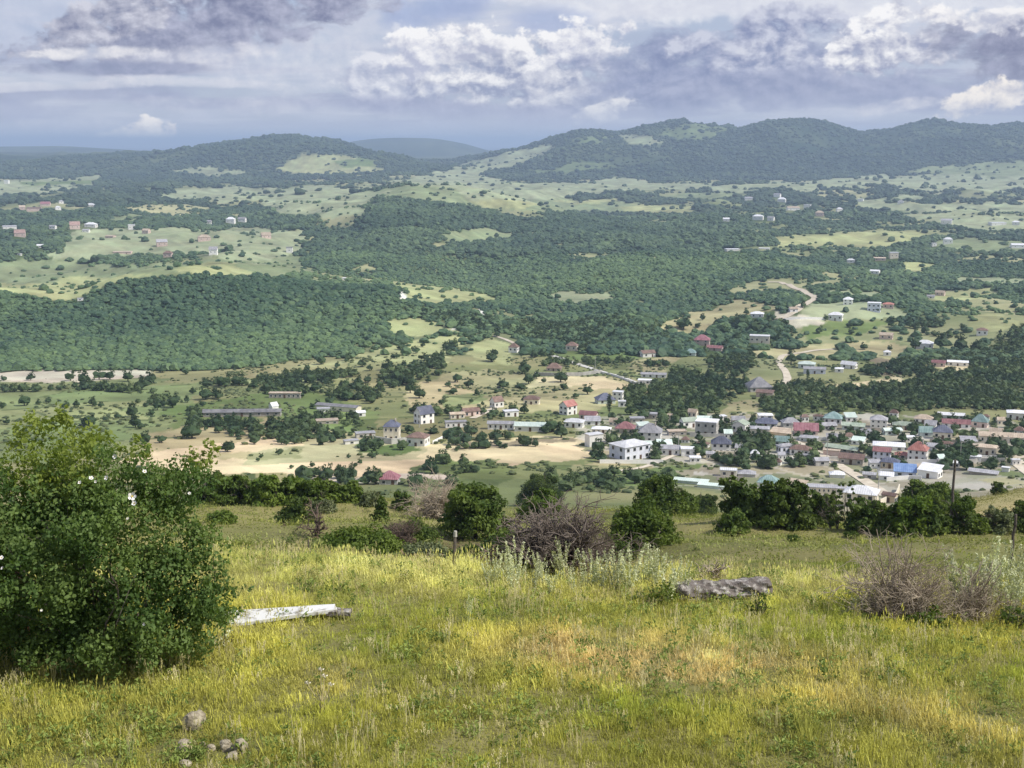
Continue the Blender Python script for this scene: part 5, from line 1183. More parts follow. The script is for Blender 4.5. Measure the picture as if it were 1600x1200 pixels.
# ------------------------------------------------------------------ trees and shrubs on the near slope
M_NEARLEAF = leaf_mat('near tree leaves', (.055,.095,.020), (.13,.18,.036), .33, False, .5)
M_HEDGELEAF = leaf_mat('hazel shrub leaves', (.080,.130,.022), (.15,.205,.038), .35, False, .5)
M_PALELEAF = leaf_mat('grey green willow leaves', (.11,.14,.065), (.20,.22,.11), .25, False, .6)
M_TWIG, n, b = mat('dry grey twigs')
link(n, cmix(noise(objc(), 2.5, 4), (.20, .155, .11), (.50, .43, .33)), b.inputs['Base Color'])
M_TWIGD, n, b = mat('dark reddish twigs')
link(n, cmix(noise(objc(), 2.5, 4), (.07, .05, .04), (.20, .15, .115)), b.inputs['Base Color'])
def limbs(rng, h, w, n, r0, lean=.0, low=.02):
    """trunk or stems with forking limbs, as tube paths"""
    P = []
    def grow(p, d, L, r, lev):
        k = 5; pts = [p]; q = p.copy(); dd = d.copy()
        for i in range(k-1):
            dd = dd + rng.normal(0, .16, 3); dd[2] += .04; dd /= np.linalg.norm(dd)
            q = q + dd*L/(k-1); pts.append(q.copy())
        P.append((np.array(pts), np.linspace(r, r*.45, k)))
        if lev > 0:
            for j in range(rng.integers(2, 4)):
                a = pts[rng.integers(2, k)]
                nd = dd + rng.normal(0, .55, 3); nd[2] = abs(nd[2])*.8; nd /= np.linalg.norm(nd)
                grow(a, nd, L*rng.uniform(.5, .75), r*.5, lev-1)
    for i in range(n):
        a = rng.uniform(0, 6.28); sp = .0 if n == 1 else rng.uniform(.15, .75)
        d = np.array([math.cos(a)*sp*w/h+lean, math.sin(a)*sp*w/h, 1.0]); d /= np.linalg.norm(d)
        grow(np.array([rng.normal(0, .03*w), rng.normal(0, .03*w), low]), d, h*.5, r0, 2)
    return P
NEARM = {}
def near_tree(kind, x, y, wpx, hpx, label, name='tree', group=None, var=None, m=None, dy=0, n_l=None, leaf=.34, dens=330):
    p = at(x, y); s = mpp(p); w, h = wpx*s, hpx*s
    key = (kind, var if var is not None else int(x))
    if key not in NEARM:
        rng = np.random.default_rng(int(x)*7+3)
        if kind == 'tall':
            L_ = [(rng.normal(0, .12), rng.normal(0, .12), .15+.75*i/12+rng.normal(0, .03), rng.uniform(.09, .17)*(1.15-i/16)) for i in range(16)]
        else:
            L_ = lobes(rng, n_l or 20, .5, .95, .02)
            L_ = sub_lobes(L_, 3, rng, .45, .85)
            L_ += [(.38*math.cos(a), .38*math.sin(a), rng.uniform(.10, .3), rng.uniform(.13, .22)) for a in np.arange(0, 6.2, .75)]
        L_ = [(X*w, Y*w, min(Z*h, h-R*w*.75), R*w) for X, Y, Z, R in L_]
        lv, lf = lobe_leaves(L_, dens/(1+.0*w), leaf, rng, .85, .9)
        lv[:, 2] = np.maximum(lv[:, 2], .02)
        tv, tf = tubes(limbs(rng, h, w, 1 if kind == 'tree' else 5, .035*w, 0, -.3), 5)
        NEARM[key] = (mesh_np('crown', lv, lf, [m or M_NEARLEAF]), mesh_np('trunk', tv, tf, [M_BARK]), h)
        print(name, int(x), 'leaves', len(lf), 'w', round(w, 1), 'h', round(h, 1), 'd', round(float(np.hypot(p[0], p[1]))))
    cm, tm, hh = NEARM[key]
    t = new(name, None, loc=p, label=label, category='tree' if name == 'tree' else 'shrub')
    if group: t['group'] = group
    new('crown', cm, t); new('trunk' if name == 'tree' else 'stems', tm, t)
    return t
NT = near_tree
NT('tree', 742, 842, 118, 100, 'big dark round tree beside the bare grey bush, its lower half nearly black', leaf=.30)
NT('tree', 842, 790, 72, 56, 'dark dome shaped tree half behind the big dark round tree', leaf=.32)
NT('shrub', 850, 815, 80, 55, 'lighter green straggly shrub below the dark dome shaped tree', 'shrub', m=M_HEDGELEAF)
NT('tree', 1005, 854, 114, 80, 'wide round green tree with bright yellowish top standing alone mid slope', leaf=.26, m=M_HEDGELEAF, n_l=26)
NT('tree', 1040, 802, 90, 68, 'tall dark tree behind the wide round green tree', leaf=.34)
NT('tree', 1098, 803, 46, 42, 'small dark tree between the tall dark tree and the hedge row', leaf=.34)
NT('shrub', 1145, 834, 54, 44, 'dark shrub leaning left on the open meadow with its shadow beside it', 'shrub', leaf=.26)
for i, (x, y, w, h, lab) in enumerate([(1160,810,66,76,'leftmost dark tree of the long hedge row, bushy to the ground'),(1200,820,72,84,'second hedge row tree from the left, the tallest of the left ones'),
        (1240,822,72,80,'third hedge row tree from the left, in front of the pale storehouse'),(1278,823,60,64,'fourth hedge row tree from the left, lower and rounder'),
        (1350,830,54,62,'bushy hedge tree right below the biggest near house'),(1388,831,64,54,'low wide hedge bush right of the biggest near house'),
        (1424,832,68,62,'bright green hedge bush left of the tall thin pole'),(1458,833,52,48,'dark low hedge bush just left of the tall thin pole')]):
    NT('tree', x, y, w, h, lab, group='hedge row along the lower edge of the meadow', leaf=.36, m=M_HEDGELEAF if i in (3, 6) else None)
for x, h, lab in ((1310,72,'slender upright dark tree in the hedge row gap, left of a pair'),(1326,78,'slender upright dark tree in the hedge row gap, right of a pair'),(1298,60,'thin short upright tree left of the slender pair')):
    NT('tall', x, 827, 26, h, lab, leaf=.3, dens=900)
NT('shrub', 1508, 832, 66, 66, 'green and grey feathery bush right of the tall thin pole', 'shrub', leaf=.3, m=M_HEDGELEAF)
NT('shrub', 1556, 832, 58, 46, 'pale grey willow like bush left of the right edge pole', 'shrub', leaf=.28, m=M_PALELEAF)
NT('shrub', 1604, 831, 62, 58, 'dark grey green bush behind the right edge pole', 'shrub', leaf=.3)
NT('tree', 1452, 806, 90, 58, 'broad mid green tree behind the hedge row at the foot of the knoll', leaf=.42)
NT('shrub', 1486, 793, 44, 26, 'low dark bush on the left edge of the pale knoll', 'shrub', leaf=.4)
NT('shrub', 1560, 773, 24, 24, 'small dark upright bush alone on the pale knoll', 'shrub', leaf=.3)
for i, (x, y, w, h, lab) in enumerate([(330,790,70,56,'leftmost green hazel bush of the low hedge beside the big rose bush'),(372,789,64,52,'second green hazel bush of the left hedge'),(415,788,64,48,'third green hazel bush of the left hedge, the fullest'),
        (456,785,60,44,'fourth green hazel bush of the left hedge behind the round dark tree'),(500,786,60,40,'fifth green hazel bush of the left hedge, sloping lower'),(540,786,56,34,'rightmost green hazel bush of the left hedge, the lowest')]):
    NT('shrub', x, y, w, h, lab, 'shrub', 'low green hedge behind the left meadow', leaf=.42, m=M_HEDGELEAF)
NT('shrub', 582, 790, 40, 26, 'small yellowish bush right of the left hedge', 'shrub', leaf=.34, m=M_PALELEAF)
NT('shrub', 629, 796, 34, 34, 'small upright grey green bush left of the bare grey bush', 'shrub', leaf=.34)
NT('tree', 466, 820, 64, 46, 'round dark low tree on the left meadow beside a bare sapling', leaf=.26)
NT('tree', 594, 815, 28, 44, 'small tree with a bare dark trunk on the left meadow', leaf=.24, dens=420)
NT('shrub', 640, 850, 90, 34, 'low dull green scrub in the hollow left of the post', 'shrub', leaf=.22)
NT('shrub', 555, 862, 150, 26, 'long low green weeds along the bank of the left hollow', 'shrub', leaf=.2, m=M_HEDGELEAF)
NT('shrub', 660, 876, 80, 26, 'low grey green scrub just left of the short dark post', 'shrub', leaf=.2, m=M_PALELEAF)
NT('shrub', 345, 818, 50, 22, 'low green patch bush on the left meadow by the rose bush', 'shrub', leaf=.24, m=M_HEDGELEAF)

M_TWIGM, n, b = mat('grey brown bare twigs')
link(n, cmix(noise(objc(), 2.5, 4), (.10, .08, .068), (.27, .225, .19)), b.inputs['Base Color'])
def bare_bush(x, y, wpx, hpx, label, m, n=26, name='bare_bush', rad=.02, lev=2, p=None):
    rad *= 1.5
    p = at(x, y) if p is None else p; s = mpp(p); w, h = wpx*s, hpx*s; rng = np.random.default_rng(int(x)*3+1)
    P = []
    def grow(q, d, L, r, lv):
        k = 4; pts = [q]; dd = d.copy(); c = q.copy()
        for i in range(k-1):
            dd = dd + rng.normal(0, .22, 3); dd /= np.linalg.norm(dd); c = c + dd*L/(k-1); pts.append(c.copy())
        P.append((np.array(pts), np.linspace(r, r*.4, k)))
        if lv:
            for j in range(rng.integers(3, 6)):
                nd = dd + rng.normal(0, .7, 3); nd[2] = nd[2]*.7+.12; nd /= np.linalg.norm(nd)
                grow(pts[rng.integers(1, k)], nd, L*rng.uniform(.4, .75), r*.6, lv-1)
    for i in range(n):
        a = rng.uniform(0, 6.28); sp = rng.uniform(.1, 1)
        d = np.array([math.cos(a)*sp*w*.55, math.sin(a)*sp*w*.4, h*rng.uniform(.45, 1)]); L = np.linalg.norm(d)*.62
        grow(np.array([rng.normal(0, .12)*w, rng.normal(0, .1)*w, -.1]), d/np.linalg.norm(d), L, rad*rng.uniform(.6, 1.3), lev)
    if name == 'dead_bush':
        for i in range(16):
            a = rng.uniform(0, 6.28); t_ = np.linspace(0, 1, 7)[:, None]; tip = np.array([math.cos(a)*w*.42*rng.uniform(.2, 1), math.sin(a)*w*.3, h*rng.uniform(.7, 1.05)])
            P.append((np.array([rng.normal(0, .1)*w, 0, -.1])*(1-t_)+tip*t_+rng.normal(0, .025, (7, 3))*np.sin(t_*3.1)*2, np.linspace(.022, .007, 7)))
    v, f = tubes(P, 3)
    k = v[:, 2] > h*1.08; v[k, 2] = h*1.08 - (v[k, 2]-h*1.08)*.3
    print('bare', int(x), len(f), round(w, 1), round(h, 1))
    return new(name, mesh_np(name, v, f, [m]), loc=p, label=label, category='bush')
bare_bush(682, 812, 84, 66, 'large leafless grey bush left of the big dark round tree', M_TWIG, 40, rad=.06, lev=3)
bare_bush(626, 854, 62, 46, 'dark round leafless bush in the hollow on the left', M_TWIGD, 40, rad=.035, lev=3)
bare_bush(868, 892, 140, 132, 'tall bare grey shrub in the middle of the crest, twigs like a haze', M_TWIGM, 64, rad=.026, lev=3)
bare_bush(806, 890, 110, 62, 'low tangle of dark reddish twigs left of the tall bare shrub', M_TWIGD, 40, rad=.025, lev=2)
bare_bush(922, 892, 90, 80, 'rusty brown bare twigs right of the tall bare shrub', M_TWIGD, 36, rad=.025, lev=3)
bare_bush(491, 840, 26, 54, 'thin bare sapling with a dark stem right of the round dark tree', M_TWIGD, 5, 'sapling', rad=.09, lev=3)
bare_bush(1112, 906, 60, 46, 'bare thorny twigs rising behind the weathered log', M_TWIG, 14, rad=.02, lev=2)
bare_bush(1404, 968, 150, 136, 'large grey dead thorn bush on the right of the meadow', M_TWIG, 70, 'dead_bush', rad=.011, lev=3)
bare_bush(1520, 968, 120, 90, 'smaller dead grey bush mixed with pale wormwood at the right', M_TWIG, 34, 'dead_bush', rad=.010, lev=3)

NT('shrub', 735, 876, 84, 24, 'low dark scrub in the dip right of the short dark post', 'shrub', leaf=.16)
NT('shrub', 785, 862, 70, 30, 'dark tangled shrub at the foot of the big dark round tree', 'shrub', leaf=.2)
NT('shrub', 960, 872, 70, 28, 'low dark scrub in the dip left of the wide round green tree', 'shrub', leaf=.18)
NT('shrub', 505, 800, 44, 20, 'small low bush on the pale left meadow before the hedge', 'shrub', leaf=.24, m=M_PALELEAF)
NT('shrub', 1240, 846, 26, 9, 'tiny dark tussock on the open right meadow', 'shrub', leaf=.16)
NT('shrub', 1330, 838, 24, 8, 'tiny dark tussock below the biggest near house hedge', 'shrub', leaf=.16)

# ------------------------------------------------------------------ posts
M_POST = plain('weathered dark wood post', (.05,.042,.035), (.15,.13,.11), 6)
M_POSTW = plain('pale concrete post foot', (.42,.40,.36), (.55,.53,.48), 4)
def post(x, y, hpx, wpx, label, name='fence_post', foot=0, lean=0, cap=False):
    p = at(x, y); s = mpp(p); h, r = hpx*s, wpx*s/2; rng = np.random.default_rng(int(x))
    t = new(name, None, loc=p, label=label, category='post'); t.rotation_euler = (0, lean, 0)
    z0 = -.3
    if foot:
        v, f = tubes([([(0,0,-.3),(0,0,foot*s*.5),(0,0,foot*s)], [r*1.6, r*1.6, r*1.4])], 6); new('foot', mesh_np('foot', v, f, [M_POSTW]), t); z0 = foot*s*.6
    zs = np.linspace(z0, h, 7)
    v, f = tubes([(np.stack([rng.normal(0, r*.25, 7), rng.normal(0, r*.25, 7), zs], 1), np.linspace(r*1.05, r*.75, 7))], 7)
    F = [tuple(q) for q in f]+[tuple(k*7+6 for k in range(7))]
    new('shaft', mesh_np('shaft', v, [tuple(map(int, q)) for q in F], [M_POST]), t)
    if cap:
        v, f = tubes([([(0,0,h-.05),(0,0,h+r*1.5)], [r*1.05, r*.8])], 6); new('cap', mesh_np('cap', v, [tuple(map(int, q)) for q in f]+[tuple(k*2+1 for k in range(6))], [M_POSTW]), t)
    return t
post(709, 890, 58, 6.5, 'short dark wooden fence post with a pale top at the crest left of centre', cap=True, lean=.05)
post(1485, 831, 116, 4.6, 'tall thin dark utility pole with a pale foot in the hedge row', 'utility_pole', foot=28)
post(1578, 892, 92, 5.5, 'thin dark pole at the right edge standing in the meadow', 'utility_pole', lean=.03)
post(481, 868, 26, 3, 'short grey post in the left hollow, left of two', lean=.06)
post(537, 858, 32, 3, 'short grey post in the left hollow, right of two')
post(677, 888, 10, 4, 'low pale stake stub near the short dark post', 'stake')
# ------------------------------------------------------------------ the near meadow
# the big flowering rose bush on the left
M_ROSE = leaf_mat('wild rose leaves', (.080,.150,.040), (.205,.295,.085), .42, False, 1.3)
M_LIT_TOP = leaf_mat('sunlit top yellow green leaves', (.15,.21,.036), (.28,.34,.08), .45, False, 1.3)  # lighter leaf colour that paints in the sunlit bush top
M_PETAL = plain('white rose petal', (.72,.70,.66), (.84,.83,.80), 9)
M_YOLK = plain('yellow flower centre', (.55,.38,.05), (.7,.5,.1), 9)
p = at(165, 1038); s_ = mpp(p); rng = np.random.default_rng(5)
def R_(px, py, dep, rad): return ((px-165)*s_, dep, (1046-py)*s_*.985, rad*s_)
RL = []
for (x, y, dep, r) in [(40,960,.1,85),(140,975,-.3,95),(250,965,-.2,95),(320,975,.1,62),(30,880,.2,85),(110,880,-.3,95),(200,880,-.4,100),(280,880,-.2,85),(335,930,.0,55),(20,800,.4,80),(100,800,.1,85),(190,800,-.2,90),(265,805,-.1,78),
        (300,770,.4,58),(40,730,.9,62),(120,735,.6,65),(190,750,.3,62),(250,745,.4,55),(300,730,.8,36),(80,700,1.2,42),(20,700,1.3,48),(-50,900,.2,110),(-60,780,.4,100),(-60,990,.1,90),(150,700,1.0,34),(330,860,.3,42),(345,970,.2,34),
        (70,672,1.3,20),(318,705,.9,18),(205,705,.7,28),(150,990,-.5,60),(260,985,-.4,60),(60,990,-.3,60)]:
    RL.append(R_(x, y, dep, r))
BACK = [r for r in RL if r[1] >= .58]; RL = [r for r in RL if r[1] < .58]  # upper back lobes split off to carry the painted lit top
RL0 = RL; RL = sub_lobes(RL, 9, rng, .36, .9)
lv, lf = lobe_leaves(RL, 2900, .066, rng, .9, .8, .62); print('rose', len(lf))
# arching sprays that break the outline
for k in range(150):
    L0 = RL0[rng.integers(0, len(RL0))]; d = rng.normal(0, 1, 3); d[2] = abs(d[2])*.6+.1; d[1] -= .3; d /= np.linalg.norm(d)
    q = np.array(L0[:3]) + d*L0[3]*.85
    t = np.linspace(0, 1, 26)[:, None]; pts = q + d*t*rng.uniform(.2, .5) + np.array([0, 0, -.16])*t**2 + rng.normal(0, .035, (26, 3))
    v2, f2 = leaves(pts, rng.normal(0, 1, (26, 3)), .065, rng, jit=.5, aspect=.6)
    lf = np.concatenate([lf, f2+len(lv)]); lv = np.concatenate([lv, v2])
lv[:, 0] = np.where(lv[:, 0] > 0, lv[:, 0]*.88, lv[:, 0]); lv[:, 2] *= .97
rose = new('rose_bush', None, loc=p, label='big wild rose bush with white flowers filling the left of the meadow', category='bush')
new('foliage', mesh_np('foliage', lv, lf, [M_ROSE]), rose)
tv, tf = tubes(limbs(rng, 2.7, 3.0, 16, .03, 0, -.2), 5)
new('stems', mesh_np('stems', tv, tf, [M_BARK]), rose)
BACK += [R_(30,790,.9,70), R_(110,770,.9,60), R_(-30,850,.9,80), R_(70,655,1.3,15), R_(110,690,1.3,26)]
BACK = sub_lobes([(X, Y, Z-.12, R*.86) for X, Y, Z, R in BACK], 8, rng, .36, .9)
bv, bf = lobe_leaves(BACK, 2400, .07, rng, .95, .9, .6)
yb = new('bush_lit_top', None, loc=p, label='taller lobes behind the left of the rose bush, lit top painted yellow green', category='bush')
new('foliage', mesh_np('foliage', bv, bf, [M_LIT_TOP]), yb)
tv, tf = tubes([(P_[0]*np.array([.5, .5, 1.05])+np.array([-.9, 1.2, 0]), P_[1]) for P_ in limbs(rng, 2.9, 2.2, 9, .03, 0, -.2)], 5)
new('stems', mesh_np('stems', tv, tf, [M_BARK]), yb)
def flower_mesh():
    P = []
    V, F, M = [], [], []
    for k in range(5):
        a = k*2*math.pi/5; c, s = math.cos(a), math.sin(a); o = len(V)
        for (r, w_, z) in ((.006, .0, 0), (.025, .016, .008), (.036, .012, .016), (.039, 0, .018), (.036, -.012, .016), (.025, -.016, .008)):
            V.append((r*c-w_*s, r*s+w_*c, z))
        F.append(tuple(range(o, o+6))); M.append(0)
    o = len(V)
    for k in range(6): V.append((.009*math.cos(k*1.047), .009*math.sin(k*1.047), .012))
    F.append(tuple(range(o, o+6))); M.append(1)
    return mesh_np('flower', V, F, [M_PETAL, M_YOLK], M)
FM = flower_mesh()
SKY_P = np.array([0, 0, 0])
for (x, y, sc) in ((217,774,2.0),(213,779,1.3),(165,740,1.2),(142,742,1.1),(134,755,.9),(143,757,.7),(172,747,.7),(305,771,.8),(210,810,.7),(0,878,1.1),(11,888,.8),(230,969,.8),(70,960,.6),(190,714,1.2),(225,728,1.1)):
    # on the outermost leaf seen there: the flower sits on the foliage
    d_, t_ = pix_st(x, y); dirv = np.array([float(d_), 1, -float(t_)])
    cen = lv.reshape(-1, 4, 3).mean(1) + p
    q = cen/cen[:, 1:2]; dist = np.hypot(q[:, 0]-dirv[0], q[:, 2]-dirv[2]); c = np.where(dist < .005)[0]
    if not len(c): c = np.array([np.argmin(dist)])
    b_ = c[np.argmin(cen[c, 1])]; w = cen[b_]-p+np.array([0, -.03, .01])
    o = new('flower', FM, rose, w); o.scale = (sc*.72,)*3; o.rotation_euler = (math.radians(55+rng.uniform(-25, 25)), rng.uniform(-.5, .5), rng.uniform(-.6, .6))
# what stands half hidden at the left edge
M_RUST = plain('red brown brick', (.20,.07,.045), (.33,.14,.09), 5)
pb = p + np.array([-1.62, 1.0, 0]); pb[2] = height(pb[0], pb[1])
v, f = box_np(-.35, .12, -.2, .2, -.2, 1.28)
new('brick_pier', mesh_np('brick_pier', v, f, [M_RUST]), loc=pb, label='red brown brick pier half hidden by the rose bush at the left edge', category='pier')

# pale slab lying in the grass
def rough_block(name, sx, sy, sz, rng, m, cuts=6, amp=.03, taper=None):
    bm = bmesh.new(); bmesh.ops.create_cube(bm, size=1)
    bmesh.ops.scale(bm, vec=(sx, sy, sz), verts=bm.verts)
    bmesh.ops.bevel(bm, geom=bm.edges[:], offset=min(sx, sy, sz)*.1, segments=1, affect='EDGES')
    bmesh.ops.subdivide_edges(bm, edges=[e for e in bm.edges if e.calc_length() > max(sx, sy)/cuts], cuts=cuts-1, use_grid_fill=True)
    for v in bm.verts:
        c = np.array(v.co[:])[None]; k = 3.5/max(sx, sy, sz)
        d = np.array([n3(c+o*13, k*2, 3+o)[0] + .5*n3(c+o*7, k*5, 9+o)[0] for o in range(3)])*amp
        if taper: c[0, 1] *= taper(v.co.x/sx)
        v.co = Vector(c[0]+d)
    me = bpy.data.meshes.new(name); bm.to_mesh(me); bm.free(); me.materials.append(m)
    return me
M_SLAB, n, b = mat('white painted concrete slab')
P = objc(); v = noise(P, 5, 6, .65); link(n, cmix(sstep(v, .52, .70), cmix(noise(P, 1.5, 4), (.54,.55,.55), (.70,.70,.68)), (.22,.20,.15)), b.inputs['Base Color']); bump(n, b, v, .4, .02)
M_LOG, n, b = mat('lichen grey weathered log')
P = objc(); v = noise(P, 9, 6, .7); v2 = noise(P, 3, 5, .6)
link(n, cmix(sstep(v, .45, .7), cmix(v2, (.06,.05,.046), (.24,.21,.19)), (.52,.50,.46)), b.inputs['Base Color']); bump(n, b, v, 1.0, .05)
M_STONE, n, b = mat('pale limestone')
P = objc(); v = noise(P, 8, 6, .7); link(n, cmix(sstep(v, .35, .7), (.20,.17,.12), (.50,.45,.34)), b.inputs['Base Color']); bump(n, b, v, .9, .03)
rng = np.random.default_rng(21)
pa, pb_ = at(346, 974), at(536, 969); pc = (pa+pb_)/2; L_ = float(np.hypot(*(pb_-pa)[:2])); ang = math.atan2(pb_[1]-pa[1], pb_[0]-pa[0])
me = rough_block('slab', L_*.94, .36, .065, rng, M_SLAB, 8, .006, lambda t: 1.0-.95*t)
o = new('concrete_slab', me, loc=pc+np.array([-.06, .1, .09]), label='long white concrete slab lying in the grass right of the rose bush', category='slab'); o.rotation_euler = (math.radians(4), math.radians(-.5), ang)
pe = pc+np.array([L_*.46*math.cos(ang), L_*.46*math.sin(ang)+.05, 0]); pe[2] = height(pe[0], pe[1])+.12
o = new('broken_block', rough_block('broken_block', .40, .18, .08, rng, M_LOG, 5, .02), loc=pe, label='dark broken block at the right end of the white slab', category='block')
pa, pb_ = at(1052, 936), at(1205, 932); pc = (pa+pb_)/2; L_ = float(np.hypot(*(pb_-pa)[:2])); s_l = mpp(pc)
# a fallen trunk: fluted, hollow at places, thick at both ends
n1, n2 = 70, 26; V = []
for i in range(n1):
    t = i/(n1-1); x_ = (t-.5)*L_; r0 = 18.5*s_l*(1.0+.10*math.cos(2*math.pi*t)-.14*t)
    r0 *= math.sqrt(max(0.02, 1-(abs(2*t-1))**14))
    for k in range(n2):
        a = 2*math.pi*k/n2; c = np.array([[x_*2.2, math.cos(a)*1.2, math.sin(a)*1.2]])
        r = r0*(1+.34*n3(c, 2.2, 5)[0]+.2*n3(c, 6, 8)[0])
        V.append((x_, math.cos(a)*r*1.1, math.sin(a)*r+13*s_l))
F = [(i*n2+k, i*n2+(k+1) % n2, (i+1)*n2+(k+1) % n2, (i+1)*n2+k) for i in range(n1-1) for k in range(n2)]
F += [tuple(range(n2))[::-1], tuple((n1-1)*n2+k for k in range(n2))]
new('fallen_log', mesh_np('fallen_log', V, F, [M_LOG], smooth=False), loc=pc, rz=math.atan2(pb_[1]-pa[1], pb_[0]-pa[0]), label='thick weathered grey log lying in the grass at the crest', category='log')
def stone(x, y, wpx, hpx, label, seed):
    p = at(x, y); s = mpp(p)*.86; w, h = wpx*s, hpx*s
    v, f = ico(3); q = v*(1+.5*n3(v, 1.3, seed)+.22*n3(v, 3.5, seed+4))[:, None]
    q = np.sign(q)*np.abs(q)**.8*np.array([w*.5, w*.42, h*.62])
    new('stone', mesh_np('stone', q, [tuple(map(int, r)) for r in f], [M_STONE]), loc=p+np.array([0, 0, h*.42]), rz=seed*1.3, label=label, category='stone', group='pale stones in the grass')
stone(305, 1140, 42, 36, 'largest pale stone, standing apart above the others in the near grass', 3)
stone(287, 1172, 24, 20, 'pale stone at the left of the stone cluster', 8)
stone(318, 1166, 9, 8, 'tiny white stone in the middle of the stone cluster', 12)
stone(330, 1172, 16, 10, 'small grey stone right of the tiny white one', 15)
stone(353, 1172, 24, 16, 'flat pale stone near the right of the stone cluster', 17)
stone(376, 1176, 26, 26, 'rounded darker stone at the right end of the stone cluster', 19)
stone(362, 1186, 28, 12, 'flattest stone in front of the stone cluster right end', 23)
stone(290, 1198, 22, 12, 'lowest stone at the bottom edge of the photo', 29)

# ------------------------------------------------------------------ herbs that stand out of the grass
M_WORM = leaf_mat('silver green wormwood', (.50,.53,.33), (.72,.74,.52), .3, False, 3)
M_DRYSTALK = plain('straw coloured dry stalk', (.42,.35,.18), (.56,.48,.28), 8)
def wormwood_mesh(seed, n=9):
    rng = np.random.default_rng(seed); P = []; C = []; Nn = []
    for i in range(n):
        a = rng.uniform(0, 6.28); h = rng.uniform(.55, 1.0); sp = rng.uniform(.02, .2)
        t = np.linspace(0, 1, 6)[:, None]; b0 = np.array([math.cos(a), math.sin(a), 0])*.06
        pts = b0 + np.array([math.cos(a)*sp, math.sin(a)*sp, h])*t + np.array([math.cos(a), math.sin(a), 0])*.1*t**2
        P.append((pts, np.linspace(.008, .003, 6)))
        k = int(46*h); u = rng.uniform(.12, 1, k)[:, None]
        c = b0 + np.array([math.cos(a)*sp, math.sin(a)*sp, h])*u + np.array([math.cos(a), math.sin(a), 0])*.1*u**2
        C.append(c+rng.normal(0, .022, (k, 3))*(1.3-u)); Nn.append(rng.normal(0, 1, (k, 3)))
    lv, lf = leaves(np.concatenate(C), np.concatenate(Nn), .075, rng, .35); lv[:, 2] = np.maximum(lv[:, 2], 0)
    tv, tf = tubes(P, 3)
    return mesh_np('wormwood', np.concatenate([lv, tv]), np.concatenate([lf, tf+len(lv)]), [M_WORM])
WM = [wormwood_mesh(50+i) for i in range(4)]
rng = np.random.default_rng(77)
ORDW = ['first', 'second', 'third', 'fourth', 'fifth', 'sixth', 'seventh', 'eighth', 'ninth', 'tenth', 'eleventh', 'twelfth', 'thirteenth', 'fourteenth', 'fifteenth', 'sixteenth', 'seventeenth', 'eighteenth', 'nineteenth', 'twentieth', 'twenty-first', 'twenty-second', 'twenty-third', 'twenty-fourth']
spots = [(x+rng.uniform(-6, 6), 905+rng.uniform(-6, 24)+(x-760)*.045, rng.uniform(44, 80)) for x in np.linspace(762, 1058, 24)]
spots2 = [(x+rng.uniform(-4, 4), 950+rng.uniform(-14, 20), rng.uniform(60, 108)) for x in np.linspace(1494, 1604, 14)]
for grp, lab, sp in (('wormwood along the crest', 'pale silver green wormwood clump from the left on the crest before the log', spots), ('wormwood at the right edge', 'tall silver wormwood clump from the left among the dead bushes at right', spots2)):
    for i, (x, y, h) in enumerate(sorted(sp)):
        pw = at(x, y); s = h*mpp(pw)
        o = new('wormwood', WM[rng.integers(0, 4)], loc=pw-np.array([0, 0, .03]), rz=rng.uniform(0, 6), label=ORDW[i]+' '+lab, category='plant', group=grp); o.scale = (s*1.0, s*1.0, s)
for x, y, h, lab in ((732,975,56,'lone thin silver mullein stalk in the middle of the meadow'),(1388,1078,44,'lone pale blue green herb in the dry patch on the right')):
    pw = at(x, y); s = h*mpp(pw); o = new('herb', WM[1], loc=pw, label=lab, category='plant'); o.scale = (s*.5, s*.5, s)
def low_bush(x, y, wpx, hpx, label, m, leaf=.06, dens=1500):
    p = at(x, y); s = mpp(p); w, h = wpx*s, hpx*s; rng = np.random.default_rng(int(x)+9)
    L_ = [(X*w, Y*w*.6, Z*h, R*w*.8) for X, Y, Z, R in lobes(rng, 12, .5, .8, 0)]
    lv, lf = lobe_leaves(L_, dens, leaf, rng, h/w*1.2, .9, .55); lv[:, 2] = np.clip(lv[:, 2], .0, None)
    t = new('bush', None, loc=p, label=label, category='bush')
    new('foliage', mesh_np('foliage', lv, lf, [m]), t); tv, tf = tubes(limbs(rng, h, w, 6, .012, 0, -.1), 4); new('stems', mesh_np('stems', tv, tf, [M_BARK]), t)
low_bush(1018, 945, 96, 52, 'yellow green bushy herb mound left of the fallen log', leaf_mat('yellow green herb leaves', (.12,.17,.03), (.24,.29,.07), .3))
low_bush(1184, 962, 56, 52, 'small dark thorny bush in front of the right end of the log', M_HEDGELEAF)
low_bush(1436, 985, 110, 48, 'bright green bush at the foot of the large dead thorn bush', M_HEDGELEAF, .08)
low_bush(1584, 985, 80, 60, 'dark green leafy bush at the right edge under the wormwood', M_NEARLEAF, .08)
low_bush(1340, 960, 40, 40, 'greyish low herb clump left of the dead thorn bush', M_WORM)
low_bush(350, 1010, 60, 46, 'blue green weed clump at the right foot of the rose bush', M_WORM, .05, 900)
